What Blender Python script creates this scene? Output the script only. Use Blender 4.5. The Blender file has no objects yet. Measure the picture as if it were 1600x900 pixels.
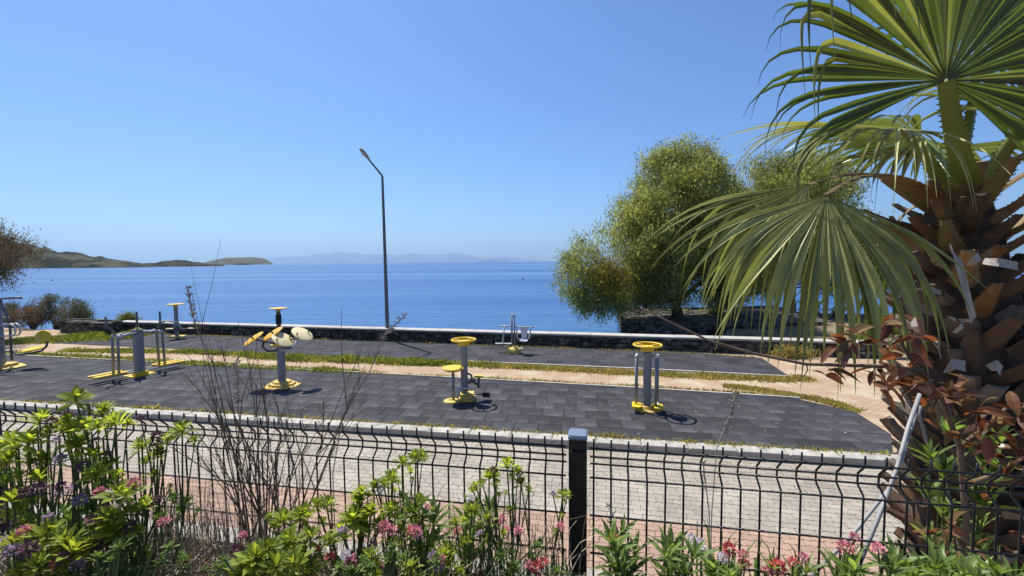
import bpy, math, random
import numpy as np
from mathutils import Vector, Matrix, noise, Euler

R = math.radians
random.seed(11)
np.random.seed(11)
scene = bpy.context.scene
col = scene.collection

# ------------------------------------------------------------------ camera
H = 3.2                       # eye height above the exercise court
F = 690.0                     # focal length in photo pixels (1600 wide)
PITCH = math.atan(41.3 / F)
ROLL = 0.0091
fwd = Vector((0, math.cos(PITCH), -math.sin(PITCH)))
up0 = Vector((0, math.sin(PITCH), math.cos(PITCH)))
rt0 = Vector((1, 0, 0))
RT = (rt0 * math.cos(ROLL) - up0 * math.sin(ROLL)).normalized()
UP = (up0 * math.cos(ROLL) + rt0 * math.sin(ROLL)).normalized()
EYE = Vector((0, 0, H))
cam_d = bpy.data.cameras.new('camera')
cam = bpy.data.objects.new('camera', cam_d)
col.objects.link(cam)
cam_d.sensor_fit = 'HORIZONTAL'
cam_d.angle = 2 * math.atan(800 / F)
cam_d.clip_start = 0.05
cam_d.clip_end = 120000
cam.matrix_world = Matrix(((RT.x, UP.x, -fwd.x, 0), (RT.y, UP.y, -fwd.y, 0), (RT.z, UP.z, -fwd.z, H), (0, 0, 0, 1)))
scene.camera = cam

# ------------------------------------------------------------------ light
SUN_EL, SUN_AZ = R(61), math.atan2(-0.64, 0.77)      # azimuth from +Y towards +X
world = bpy.data.worlds.new('World')
scene.world = world
world.use_nodes = True
wn = world.node_tree.nodes
sky = wn.new('ShaderNodeTexSky')
sky.sky_type = 'NISHITA'
sky.sun_disc = False
sky.sun_elevation = SUN_EL
sky.sun_rotation = SUN_AZ
sky.altitude = 0
sky.air_density = 1.0
sky.dust_density = 0.8
sky.ozone_density = 1.4
wn['Background'].inputs['Strength'].default_value = 0.080
tint = wn.new('ShaderNodeMix'); tint.data_type = 'RGBA'; tint.blend_type = 'MULTIPLY'; tint.inputs['Factor'].default_value = 1.0
tint.inputs['B'].default_value = (0.62, 0.85, 1.22, 1)          # clear blue air over the sea
world.node_tree.links.new(sky.outputs[0], tint.inputs['A'])
world.node_tree.links.new(tint.outputs['Result'], wn['Background'].inputs['Color'])
sun_d = bpy.data.lights.new('sun', 'SUN')
sun_d.energy = 4.6
sun_d.angle = R(0.5)
sun_d.color = (1.0, 0.955, 0.88)
sun = bpy.data.objects.new('sun', sun_d)
col.objects.link(sun)
to_sun = Vector((math.sin(SUN_AZ) * math.cos(SUN_EL), math.cos(SUN_AZ) * math.cos(SUN_EL), math.sin(SUN_EL)))
sun.rotation_euler = to_sun.to_track_quat('Z', 'Y').to_euler()
sun.location = (0, 0, 40)

scene.view_settings.view_transform = 'Standard'
scene.view_settings.look = 'None'
scene.view_settings.exposure = 0.62
scene.view_settings.gamma = 1.0
scene.view_settings.use_curve_mapping = False
scene.cycles.use_denoising = True
scene.cycles.max_bounces = 8
scene.cycles.transparent_max_bounces = 12
scene.cycles.volume_bounces = 0
scene.cycles.use_adaptive_sampling = False

# ------------------------------------------------------------------ pixel helpers
def ray(u, v):
    return fwd + RT * ((u - 800) / F) + UP * ((450 - v) / F)

def gp(u, v, z=0.0):                 # where the line of sight meets the level z
    d = ray(u, v)
    return EYE + d * ((z - H) / d.z)

def at(u, v, y):                     # point of the line of sight at distance y ahead
    d = ray(u, v)
    return EYE + d * (y / d.y)

def px(y):                           # metres per photo pixel at distance y
    return y / F

# ------------------------------------------------------------------ mesh builder
class MB:
    def __init__(s):
        s.v = []; s.f = []
    def add(s, vs, fs):
        o = len(s.v)
        s.v.extend([tuple(p) for p in vs])
        s.f.extend([tuple(i + o for i in f) for f in fs])
        return s
    def box(s, c, size, M=None):
        x, y, z = size[0] / 2, size[1] / 2, size[2] / 2
        vs = [Vector((a, b, d)) for a in (-x, x) for b in (-y, y) for d in (-z, z)]
        if M is not None:
            vs = [M @ p for p in vs]
        c = Vector(c)
        return s.add([p + c for p in vs], [(0, 1, 3, 2), (4, 6, 7, 5), (0, 4, 5, 1), (2, 3, 7, 6), (0, 2, 6, 4), (1, 5, 7, 3)])
    def prism(s, poly, z0, z1, cham=0.0):
        n = len(poly)
        area = sum(poly[i][0] * poly[(i + 1) % n][1] - poly[(i + 1) % n][0] * poly[i][1] for i in range(n))
        if area < 0:
            poly = poly[::-1]
        cx = sum(p[0] for p in poly) / n; cy = sum(p[1] for p in poly) / n
        if cham:
            ins = []
            for p in poly:
                d = math.hypot(p[0] - cx, p[1] - cy) or 1
                k = max(0, 1 - 1.3 * cham / d)
                ins.append((cx + (p[0] - cx) * k, cy + (p[1] - cy) * k))
            rings = [(poly, z0), (poly, z1 - cham), (ins, z1)]
        else:
            rings = [(poly, z0), (poly, z1)]
        vs = [(p[0], p[1], z) for pl, z in rings for p in pl]
        fs = [tuple(range(n))[::-1]]
        for r in range(len(rings) - 1):
            for i in range(n):
                j = (i + 1) % n
                fs.append((r * n + i, r * n + j, r * n + n + j, r * n + n + i))
        m = (len(rings) - 1) * n
        fs.append(tuple(m + i for i in range(n)))
        return s.add(vs, fs)
    def rrect(s, c, w, d, z0, z1, r=0.02, n=4, rz=0.0):
        pts = []
        for k, (sx, sy) in enumerate(((1, 1), (-1, 1), (-1, -1), (1, -1))):
            for i in range(n + 1):
                a = math.pi / 2 * (k + i / n)
                x = sx * (w / 2 - r) + r * math.cos(a); y = sy * (d / 2 - r) + r * math.sin(a)
                pts.append((c[0] + x * math.cos(rz) - y * math.sin(rz), c[1] + x * math.sin(rz) + y * math.cos(rz)))
        return s.prism(pts, z0, z1)
    def tube(s, pts, r, n=8, cap=True, flat=None):
        pts = [Vector(p) for p in pts]
        k = len(pts)
        rs = r if isinstance(r, (list, tuple)) else [r] * k
        vs = []; prev = None
        for i, p in enumerate(pts):
            t = (pts[min(i + 1, k - 1)] - pts[max(i - 1, 0)])
            if t.length < 1e-9: t = Vector((0, 0, 1))
            t.normalize()
            if prev is None:
                a = Vector((1, 0, 0)) if abs(t.x) < 0.8 else Vector((0, 1, 0))
                prev = (a - t * a.dot(t)).normalized()
            else:
                prev = prev - t * prev.dot(t)
                if prev.length < 1e-6:
                    prev = t.orthogonal()
                prev.normalize()
            b = t.cross(prev)
            for j in range(n):
                a = 2 * math.pi * j / n
                vs.append(p + (prev * math.cos(a) + b * math.sin(a)) * rs[i])
        fs = [(i * n + j, i * n + (j + 1) % n, (i + 1) * n + (j + 1) % n, (i + 1) * n + j) for i in range(k - 1) for j in range(n)]
        if cap:
            fs.append(tuple(range(n))[::-1]); fs.append(tuple((k - 1) * n + j for j in range(n)))
        return s.add(vs, fs)
    def lathe(s, prof, c=(0, 0, 0), n=20, M=None):
        c = Vector(c); vs = []
        for r, z in prof:
            for j in range(n):
                a = 2 * math.pi * j / n
                p = Vector((max(r, 1e-4) * math.cos(a), max(r, 1e-4) * math.sin(a), z))
                vs.append((M @ p if M is not None else p) + c)
        k = len(prof)
        fs = [(i * n + j, i * n + (j + 1) % n, (i + 1) * n + (j + 1) % n, (i + 1) * n + j) for i in range(k - 1) for j in range(n)]
        fs.append(tuple(range(n))[::-1]); fs.append(tuple((k - 1) * n + j for j in range(n)))
        return s.add(vs, fs)
    def torus(s, c, Rr, r, n=28, m=8, M=None):
        vs = []; c = Vector(c)
        for i in range(n):
            a = 2 * math.pi * i / n
            for j in range(m):
                b = 2 * math.pi * j / m
                p = Vector(((Rr + r * math.cos(b)) * math.cos(a), (Rr + r * math.cos(b)) * math.sin(a), r * math.sin(b)))
                vs.append((M @ p if M is not None else p) + c)
        fs = [(i * m + j, ((i + 1) % n) * m + j, ((i + 1) % n) * m + (j + 1) % m, i * m + (j + 1) % m) for i in range(n) for j in range(m)]
        return s.add(vs, fs)
    def strip(s, pts, ws, side, nrm, fold=0.2):
        # V-folded leaf along pts; side / nrm are vectors (or lists)
        k = len(pts); vs = []
        for i in range(k):
            sd = side[i] if isinstance(side, list) else side
            nn = nrm[i] if isinstance(nrm, list) else nrm
            w = ws[i] / 2
            vs += [pts[i] - sd * w + nn * (fold * w), pts[i], pts[i] + sd * w + nn * (fold * w)]
        fs = []
        for i in range(k - 1):
            a = 3 * i
            fs += [(a, a + 1, a + 4, a + 3), (a + 1, a + 2, a + 5, a + 4)]
        return s.add(vs, fs)
    def mesh(s, name, mat, smooth=False, off=None):
        me = bpy.data.meshes.new(name)
        v = s.v
        if off is not None:
            v = [(p[0] - off[0], p[1] - off[1], p[2] - off[2]) for p in v]
        me.from_pydata([tuple(p) for p in v], [], s.f)
        for m in (mat if isinstance(mat, (list, tuple)) else [mat]):
            me.materials.append(m)
        if smooth:
            me.polygons.foreach_set('use_smooth', [True] * len(me.polygons))
            if smooth != 'all':
                me.set_sharp_from_angle(angle=R(40))
        me.update()
        return me
    def build(s, name, mat, parent=None, smooth=False, off=None, loc=None):
        o = bpy.data.objects.new(name, s.mesh(name, mat, smooth, off))
        col.objects.link(o)
        if parent is not None:
            o.parent = parent
        if loc is not None:
            o.location = loc
        return o

def link_mesh(name, me, parent=None, M=None):
    o = bpy.data.objects.new(name, me)
    col.objects.link(o)
    if parent is not None:
        o.parent = parent
    if M is not None:
        o.matrix_basis = M
    return o

def tag(o, label=None, cat=None, group=None, kind=None):
    if label: o['label'] = label
    if cat: o['category'] = cat
    if group: o['group'] = group
    if kind: o['kind'] = kind
    return o

def thing(name, label, cat, loc=(0, 0, 0), rz=0.0, group=None):
    o = bpy.data.objects.new(name, None)
    o.empty_display_size = 0.1
    col.objects.link(o)
    o.location = loc
    o.rotation_euler = (0, 0, rz)
    return tag(o, label, cat, group)

def copy_tree(o, parent=None):
    c = o.copy()
    col.objects.link(c)
    c.parent = parent
    for ch in [x for x in bpy.data.objects if x.parent == o]:
        copy_tree(ch, c)
    return c

def rot_to(d, x=None):
    return Vector(d).to_track_quat('Z', 'Y').to_matrix()

# ------------------------------------------------------------------ materials
def mat(name, base, rough=0.7, var=0.12, scale=8.0, spec=0.3, metal=0.0, bump=0.0, bscale=60.0, obj_var=0.0, island=0.0,
        second=None, sec_scale=2.0, sec_lo=0.5, sec_hi=0.65, transl=0.0, tcol=None, coord='Object', stretch=(1, 1, 1)):
    m = bpy.data.materials.new(name)
    m.use_nodes = True
    nt = m.node_tree; N = nt.nodes; L = nt.links
    p = N['Principled BSDF']
    p.inputs['Roughness'].default_value = rough
    p.inputs['Metallic'].default_value = metal
    p.inputs['Specular IOR Level'].default_value = spec
    tc = N.new('ShaderNodeTexCoord')
    mp = N.new('ShaderNodeMapping'); mp.inputs['Scale'].default_value = stretch
    L.new(tc.outputs[coord], mp.inputs['Vector'])
    nz = N.new('ShaderNodeTexNoise'); nz.inputs['Scale'].default_value = scale; nz.inputs['Detail'].default_value = 6
    L.new(mp.outputs[0], nz.inputs['Vector'])
    cur = None
    rgb = N.new('ShaderNodeRGB'); rgb.outputs[0].default_value = (*base, 1)
    cur = rgb.outputs[0]
    if second is not None:
        n2 = N.new('ShaderNodeTexNoise'); n2.inputs['Scale'].default_value = sec_scale; n2.inputs['Detail'].default_value = 5
        L.new(mp.outputs[0], n2.inputs['Vector'])
        mr = N.new('ShaderNodeMapRange'); mr.inputs['From Min'].default_value = sec_lo; mr.inputs['From Max'].default_value = sec_hi
        L.new(n2.outputs['Fac'], mr.inputs['Value'])
        mx = N.new('ShaderNodeMix'); mx.data_type = 'RGBA'
        L.new(mr.outputs[0], mx.inputs['Factor']); L.new(cur, mx.inputs['A']); mx.inputs['B'].default_value = (*second, 1)
        cur = mx.outputs['Result']
    # brightness factor from noise, object and island
    mr = N.new('ShaderNodeMapRange'); mr.inputs['From Min'].default_value = 0.3; mr.inputs['From Max'].default_value = 0.7
    mr.inputs['To Min'].default_value = 1 - var; mr.inputs['To Max'].default_value = 1 + var
    L.new(nz.outputs['Fac'], mr.inputs['Value'])
    fac = mr.outputs[0]
    def mul(a, b):
        x = N.new('ShaderNodeMath'); x.operation = 'MULTIPLY'; L.new(a, x.inputs[0]); L.new(b, x.inputs[1]); return x.outputs[0]
    if obj_var:
        oi = N.new('ShaderNodeObjectInfo')
        r2 = N.new('ShaderNodeMapRange'); r2.inputs['To Min'].default_value = 1 - obj_var; r2.inputs['To Max'].default_value = 1 + obj_var
        L.new(oi.outputs['Random'], r2.inputs['Value']); fac = mul(fac, r2.outputs[0])
    if island:
        ge = N.new('ShaderNodeNewGeometry')
        r2 = N.new('ShaderNodeMapRange'); r2.inputs['To Min'].default_value = 1 - island; r2.inputs['To Max'].default_value = 1 + island
        L.new(ge.outputs['Random Per Island'], r2.inputs['Value']); fac = mul(fac, r2.outputs[0])
    vm = N.new('ShaderNodeVectorMath'); vm.operation = 'SCALE'
    L.new(cur, vm.inputs[0]); L.new(fac, vm.inputs['Scale'])
    L.new(vm.outputs[0], p.inputs['Base Color'])
    if bump:
        bz = N.new('ShaderNodeTexNoise'); bz.inputs['Scale'].default_value = bscale; bz.inputs['Detail'].default_value = 5
        L.new(mp.outputs[0], bz.inputs['Vector'])
        bp = N.new('ShaderNodeBump'); bp.inputs['Strength'].default_value = bump; bp.inputs['Distance'].default_value = 0.01
        L.new(bz.outputs['Fac'], bp.inputs['Height']); L.new(bp.outputs[0], p.inputs['Normal'])
    if transl:
        tr = N.new('ShaderNodeBsdfTranslucent')
        if tcol:
            vm2 = N.new('ShaderNodeVectorMath'); vm2.operation = 'SCALE'
            vm2.inputs[0].default_value = tcol; L.new(fac, vm2.inputs['Scale']); L.new(vm2.outputs[0], tr.inputs['Color'])
        else:
            L.new(vm.outputs[0], tr.inputs['Color'])
        ms = N.new('ShaderNodeMixShader'); ms.inputs[0].default_value = transl
        L.new(p.outputs[0], ms.inputs[1]); L.new(tr.outputs[0], ms.inputs[2])
        L.new(ms.outputs[0], N['Material Output'].inputs['Surface'])
    return m

M = {}
M['rubber'] = mat('rubber', (0.042, 0.041, 0.045), 0.85, 0.22, 3.0, 0.25, bump=0.5, bscale=220, obj_var=0.36, second=(0.075, 0.07, 0.072), sec_scale=1.3, sec_lo=0.52, sec_hi=0.75)
M['rubber_far'] = mat('rubber_far', (0.041, 0.0405, 0.047), 0.85, 0.25, 1.2, 0.25, bump=0.4, bscale=120, island=0.3)
M['rubber_joint'] = mat('rubber_joint', (0.022, 0.02, 0.02), 0.95, 0.3, 20)
M['paver'] = mat('paver', (0.345, 0.305, 0.245), 0.85, 0.14, 2.0, 0.2, bump=0.35, bscale=150, obj_var=0.10, island=0.10, second=(0.29, 0.24, 0.185), sec_scale=0.7, sec_lo=0.5, sec_hi=0.8, coord='Generated' if False else 'Object')
M['paver_pink'] = mat('paver_pink', (0.37, 0.25, 0.185), 0.85, 0.14, 2.0, 0.2, bump=0.35, bscale=150, obj_var=0.12, island=0.12, second=(0.33, 0.235, 0.18), sec_scale=0.8)
M['joint_sand'] = mat('joint_sand', (0.15, 0.125, 0.095), 0.95, 0.3, 30)
M['kerb'] = mat('kerb', (0.37, 0.345, 0.30), 0.85, 0.18, 5.0, 0.2, bump=0.4, bscale=90, obj_var=0.08, second=(0.26, 0.24, 0.2), sec_scale=3, sec_lo=0.55, sec_hi=0.8)
M['concrete'] = mat('concrete', (0.42, 0.39, 0.34), 0.85, 0.15, 3.0, 0.2, bump=0.4, bscale=60, obj_var=0.06, second=(0.33, 0.31, 0.28), sec_scale=1.5, sec_lo=0.55, sec_hi=0.8)
M['stone'] = mat('stone', (0.085, 0.074, 0.06), 0.9, 0.35, 3.0, 0.2, bump=0.8, bscale=18, island=0.6, obj_var=0.1, second=(0.19, 0.165, 0.13), sec_scale=2.2, sec_lo=0.55, sec_hi=0.7)
M['mortar'] = mat('mortar', (0.09, 0.08, 0.07), 0.95, 0.3, 8)
M['earth'] = mat('earth', (0.22, 0.17, 0.11), 0.95, 0.3, 1.5, 0.1, bump=0.6, bscale=20, second=(0.12, 0.12, 0.05), sec_scale=0.5, sec_lo=0.5, sec_hi=0.65)
M['soil'] = mat('soil', (0.11, 0.075, 0.05), 0.95, 0.35, 9.0, 0.1, bump=0.9, bscale=40, second=(0.2, 0.15, 0.1), sec_scale=6)
M['yellow'] = mat('yellow', (0.68, 0.44, 0.022), 0.45, 0.12, 6.0, 0.4, second=(0.60, 0.46, 0.16), sec_scale=4, sec_lo=0.6, sec_hi=0.8)
M['yellow_worn'] = mat('yellow_worn', (0.62, 0.44, 0.10), 0.6, 0.2, 9.0, 0.3, second=(0.44, 0.29, 0.14), sec_scale=7, sec_lo=0.52, sec_hi=0.68)
M['orange'] = mat('orange', (0.66, 0.36, 0.012), 0.45, 0.1, 6.0, 0.4)
M['cream'] = mat('cream', (0.66, 0.57, 0.32), 0.6, 0.1, 9.0, 0.3, second=(0.52, 0.42, 0.2), sec_scale=8, sec_lo=0.6, sec_hi=0.7)
M['grey_paint'] = mat('grey_paint', (0.20, 0.215, 0.24), 0.4, 0.1, 5.0, 0.45, second=(0.14, 0.14, 0.15), sec_scale=6, sec_lo=0.6, sec_hi=0.8)
M['grey_dark'] = mat('grey_dark', (0.095, 0.10, 0.105), 0.45, 0.1, 5.0, 0.4)
M['grey_light'] = mat('grey_light', (0.46, 0.48, 0.50), 0.4, 0.08, 5.0, 0.45)
M['seat_pale'] = mat('seat_pale', (0.55, 0.58, 0.62), 0.4, 0.06, 5.0, 0.5)
M['black_rubber'] = mat('black_rubber', (0.02, 0.02, 0.02), 0.6, 0.1, 8)
M['galv'] = mat('galv', (0.30, 0.31, 0.32), 0.45, 0.12, 4.0, 0.5, metal=0.5)
M['lamp_pole'] = mat('lamp_pole', (0.13, 0.14, 0.15), 0.45, 0.12, 3.0, 0.5, metal=0.2)
M['lamp_head'] = mat('lamp_head', (0.34, 0.27, 0.23), 0.5, 0.12, 9.0, 0.4)
M['lamp_lens'] = mat('lamp_lens', (0.55, 0.55, 0.52), 0.15, 0.08, 9.0, 0.6)
M['fence'] = mat('fence', (0.010, 0.012, 0.012), 0.4, 0.15, 12.0, 0.45)
M['fence_cap'] = mat('fence_cap', (0.16, 0.20, 0.25), 0.25, 0.1, 12.0, 0.6)
M['bark_dark'] = mat('bark_dark', (0.075, 0.055, 0.042), 0.95, 0.3, 8.0, 0.1, bump=1.0, bscale=25, stretch=(1, 1, 0.3))
M['twig'] = mat('twig', (0.19, 0.135, 0.09), 0.9, 0.3, 20.0, 0.1)
M['twig_pale'] = mat('twig_pale', (0.36, 0.30, 0.22), 0.9, 0.25, 20.0, 0.1, island=0.3)
M['stem_green'] = mat('stem_green', (0.10, 0.12, 0.04), 0.7, 0.3, 20.0, 0.2)
M['tamarisk'] = mat('tamarisk', (0.215, 0.235, 0.08), 0.75, 0.25, 0.5, 0.15, island=0.5, second=(0.19, 0.18, 0.06), sec_scale=0.7, sec_lo=0.45, sec_hi=0.62, transl=0.5, tcol=(0.41, 0.43, 0.10))
M['tamarisk_yellow'] = mat('tamarisk_yellow', (0.20, 0.16, 0.03), 0.75, 0.25, 0.7, 0.15, island=0.4, transl=0.42, tcol=(0.40, 0.32, 0.04))
M['tamarisk_dry'] = mat('tamarisk_dry', (0.15, 0.12, 0.05), 0.8, 0.25, 0.7, 0.15, island=0.5, second=(0.20, 0.13, 0.085), sec_scale=1.2, sec_lo=0.45, sec_hi=0.6, transl=0.3)
M['bush'] = mat('bush', (0.17, 0.17, 0.085), 0.8, 0.25, 1.0, 0.15, island=0.5, transl=0.3)
M['bush_dry'] = mat('bush_dry', (0.25, 0.17, 0.10), 0.85, 0.25, 1.0, 0.15, island=0.5, transl=0.2)
M['grass'] = mat('grass', (0.17, 0.20, 0.035), 0.75, 0.25, 0.8, 0.15, island=0.45, second=(0.32, 0.25, 0.07), sec_scale=0.5, sec_lo=0.52, sec_hi=0.68, transl=0.35, tcol=(0.34, 0.36, 0.05))
M['grass_dry'] = mat('grass_dry', (0.36, 0.27, 0.09), 0.8, 0.25, 0.8, 0.15, island=0.45, second=(0.28, 0.26, 0.05), sec_scale=0.6, sec_lo=0.46, sec_hi=0.62, transl=0.35, tcol=(0.5, 0.42, 0.10))
M['leaf_lime'] = mat('leaf_lime', (0.23, 0.29, 0.045), 0.45, 0.25, 14.0, 0.4, island=0.4, obj_var=0.25, transl=0.5, tcol=(0.50, 0.56, 0.04))
M['leaf_mid'] = mat('leaf_mid', (0.11, 0.16, 0.04), 0.5, 0.25, 14.0, 0.35, island=0.35, obj_var=0.3, transl=0.4, tcol=(0.18, 0.32, 0.03))
M['leaf_lance'] = mat('leaf_lance', (0.13, 0.19, 0.045), 0.42, 0.2, 10.0, 0.4, island=0.4, obj_var=0.25, transl=0.42, tcol=(0.30, 0.42, 0.05))
M['leaf_red'] = mat('leaf_red', (0.12, 0.05, 0.022), 0.35, 0.35, 9.0, 0.5, obj_var=0.5, second=(0.07, 0.06, 0.02), sec_scale=9, sec_lo=0.46, sec_hi=0.6, transl=0.3, tcol=(0.40, 0.10, 0.02))
M['leaf_brown'] = mat('leaf_brown', (0.16, 0.10, 0.045), 0.7, 0.3, 9.0, 0.2, island=0.4, obj_var=0.3, transl=0.25)
M['fl_pink'] = mat('fl_pink', (0.62, 0.24, 0.27), 0.6, 0.15, 20, 0.2, island=0.3, obj_var=0.2, transl=0.35)
M['fl_red'] = mat('fl_red', (0.60, 0.14, 0.12), 0.6, 0.15, 20, 0.2, island=0.3, obj_var=0.2, transl=0.35)
M['fl_lilac'] = mat('fl_lilac', (0.42, 0.30, 0.40), 0.6, 0.15, 20, 0.2, island=0.35, obj_var=0.25, transl=0.35)
M['fl_purple'] = mat('fl_purple', (0.16, 0.075, 0.10), 0.7, 0.2, 20, 0.2, island=0.4, obj_var=0.25, transl=0.25)
M['fl_white'] = mat('fl_white', (0.72, 0.64, 0.66), 0.6, 0.1, 20, 0.2, island=0.2, transl=0.35)
M['palm_leaf'] = mat('palm_leaf', (0.13, 0.155, 0.06), 0.30, 0.15, 5.0, 0.5, obj_var=0.35, transl=0.36, tcol=(0.12, 0.17, 0.015))
M['palm_leaf_grey'] = mat('palm_leaf_grey', (0.34, 0.335, 0.13), 0.46, 0.18, 5.0, 0.28, obj_var=0.4, transl=0.36, tcol=(0.34, 0.36, 0.05), second=(0.34, 0.30, 0.12), sec_scale=3, sec_lo=0.55, sec_hi=0.75)
M['petiole'] = mat('petiole', (0.15, 0.20, 0.035), 0.4, 0.15, 5.0, 0.4, second=(0.24, 0.19, 0.05), sec_scale=4, sec_lo=0.55, sec_hi=0.75)
M['petiole_brown'] = mat('petiole_brown', (0.17, 0.12, 0.045), 0.6, 0.2, 6.0, 0.3, second=(0.11, 0.06, 0.03), sec_scale=4)
M['boot'] = mat('boot', (0.105, 0.066, 0.042), 0.85, 0.3, 7.0, 0.2, bump=0.8, bscale=40, obj_var=0.45, second=(0.22, 0.175, 0.135), sec_scale=3.5, sec_lo=0.56, sec_hi=0.72, stretch=(1, 1, 0.4))
M['boot_grey'] = mat('boot_grey', (0.17, 0.145, 0.12), 0.85, 0.3, 7.0, 0.2, bump=0.8, bscale=40, obj_var=0.4, second=(0.09, 0.065, 0.045), sec_scale=4, sec_lo=0.5, sec_hi=0.65, stretch=(1, 1, 0.4))
M['boot_orange'] = mat('boot_orange', (0.22, 0.12, 0.05), 0.8, 0.3, 9.0, 0.2, bump=0.6, bscale=40, obj_var=0.3, second=(0.30, 0.20, 0.10), sec_scale=5)
M['fibre'] = mat('fibre', (0.36, 0.32, 0.27), 0.8, 0.2, 12.0, 0.2, obj_var=0.15, stretch=(1, 1, 0.2))
M['palm_trunk'] = mat('palm_trunk', (0.085, 0.055, 0.038), 0.95, 0.4, 6.0, 0.1, bump=1.0, bscale=30)
M['wood_grey'] = mat('wood_grey', (0.15, 0.135, 0.12), 0.85, 0.25, 4.0, 0.2, obj_var=0.25, stretch=(0.3, 3, 3))
M['white_paint'] = mat('white_paint', (0.74, 0.74, 0.72), 0.5, 0.06, 3.0, 0.4, obj_var=0.04)
M['pole_pale'] = mat('pole_pale', (0.30, 0.29, 0.275), 0.55, 0.2, 9.0, 0.4, second=(0.22, 0.20, 0.18), sec_scale=14, sec_lo=0.56, sec_hi=0.68)
M['buoy'] = mat('buoy', (0.10, 0.06, 0.05), 0.5, 0.1, 6.0)
M['hill'] = mat('hill', (0.06, 0.056, 0.036), 0.95, 0.5, 0.05, 0.05, second=(0.018, 0.02, 0.012), sec_scale=0.022, sec_lo=0.46, sec_hi=0.56, bump=0.0)
M['hill_dark'] = mat('hill_dark', (0.05, 0.042, 0.03), 0.95, 0.4, 0.08, 0.05, second=(0.022, 0.022, 0.015), sec_scale=0.03, sec_lo=0.45, sec_hi=0.55)
M['island'] = mat('island', (0.09, 0.085, 0.065), 0.95, 0.3, 0.02, 0.05, second=(0.07, 0.07, 0.045), sec_scale=0.01, sec_lo=0.46, sec_hi=0.58)
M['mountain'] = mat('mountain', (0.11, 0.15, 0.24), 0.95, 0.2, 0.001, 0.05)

# tan path pavers: small bricks, drawn by the material (about four pixels each)
def path_mat():
    m = bpy.data.materials.new('path_paving'); m.use_nodes = True
    nt = m.node_tree; N = nt.nodes; L = nt.links; p = N['Principled BSDF']
    p.inputs['Roughness'].default_value = 0.9; p.inputs['Specular IOR Level'].default_value = 0.15
    tc = N.new('ShaderNodeTexCoord')
    mp = N.new('ShaderNodeMapping'); mp.inputs['Rotation'].default_value = (0, 0, R(12)); L.new(tc.outputs['Object'], mp.inputs['Vector'])
    br = N.new('ShaderNodeTexBrick'); br.inputs['Scale'].default_value = 1.0
    br.inputs['Brick Width'].default_value = 0.2; br.inputs['Row Height'].default_value = 0.1; br.inputs['Mortar Size'].default_value = 0.008
    br.inputs['Color1'].default_value = (0.43, 0.31, 0.20, 1); br.inputs['Color2'].default_value = (0.37, 0.25, 0.165, 1)
    br.inputs['Mortar'].default_value = (0.20, 0.155, 0.10, 1)
    L.new(mp.outputs[0], br.inputs['Vector'])
    n2 = N.new('ShaderNodeTexNoise'); n2.inputs['Scale'].default_value = 1.1; n2.inputs['Detail'].default_value = 8; L.new(tc.outputs['Object'], n2.inputs['Vector'])
    mr = N.new('ShaderNodeMapRange'); mr.inputs['From Min'].default_value = 0.48; mr.inputs['From Max'].default_value = 0.66; L.new(n2.outputs['Fac'], mr.inputs['Value'])
    mx = N.new('ShaderNodeMix'); mx.data_type = 'RGBA'; L.new(mr.outputs[0], mx.inputs['Factor'])
    L.new(br.outputs['Color'], mx.inputs['A']); mx.inputs['B'].default_value = (0.43, 0.36, 0.25, 1)
    L.new(mx.outputs['Result'], p.inputs['Base Color'])
    bp = N.new('ShaderNodeBump'); bp.inputs['Strength'].default_value = 0.5; bp.inputs['Distance'].default_value = 0.01
    L.new(br.outputs['Fac'], bp.inputs['Height']); bp.invert = True
    L.new(bp.outputs[0], p.inputs['Normal'])
    return m
M['path'] = path_mat()

def sea_mat():
    m = bpy.data.materials.new('sea_water'); m.use_nodes = True
    nt = m.node_tree; N = nt.nodes; L = nt.links; p = N['Principled BSDF']
    p.inputs['Base Color'].default_value = (0.022, 0.085, 0.23, 1)
    p.inputs['Roughness'].default_value = 0.22
    p.inputs['IOR'].default_value = 1.33
    tc = N.new('ShaderNodeTexCoord')
    def nz(scale, sx, sy, detail=4):
        mp = N.new('ShaderNodeMapping'); mp.inputs['Scale'].default_value = (sx, sy, 1); mp.inputs['Rotation'].default_value = (0, 0, R(4))
        L.new(tc.outputs['Object'], mp.inputs['Vector'])
        n = N.new('ShaderNodeTexNoise'); n.inputs['Scale'].default_value = scale; n.inputs['Detail'].default_value = detail
        L.new(mp.outputs[0], n.inputs['Vector']); return n.outputs['Fac']
    a = nz(1.6, 0.35, 1.0, 5); b = nz(0.28, 0.3, 1.0, 4); c = nz(0.02, 0.12, 1.0, 5)
    mr = N.new('ShaderNodeMapRange'); mr.inputs['From Min'].default_value = 0.42; mr.inputs['From Max'].default_value = 0.6
    mr.inputs['To Min'].default_value = 0.18; mr.inputs['To Max'].default_value = 0.42
    L.new(c, mr.inputs['Value']); L.new(mr.outputs[0], p.inputs['Roughness'])
    ad = N.new('ShaderNodeMath'); ad.operation = 'MULTIPLY_ADD'; ad.inputs[1].default_value = 3.0
    L.new(b, ad.inputs[0]); L.new(a, ad.inputs[2])
    bp = N.new('ShaderNodeBump'); bp.inputs['Strength'].default_value = 0.55; bp.inputs['Distance'].default_value = 0.3
    m2 = N.new('ShaderNodeMapRange'); m2.inputs['From Min'].default_value = 0.4; m2.inputs['From Max'].default_value = 0.62
    m2.inputs['To Min'].default_value = 0.25; m2.inputs['To Max'].default_value = 0.75
    L.new(c, m2.inputs['Value']); L.new(m2.outputs[0], bp.inputs['Strength'])
    L.new(ad.outputs[0], bp.inputs['Height']); L.new(bp.outputs[0], p.inputs['Normal'])
    return m
M['sea'] = sea_mat()

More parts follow.
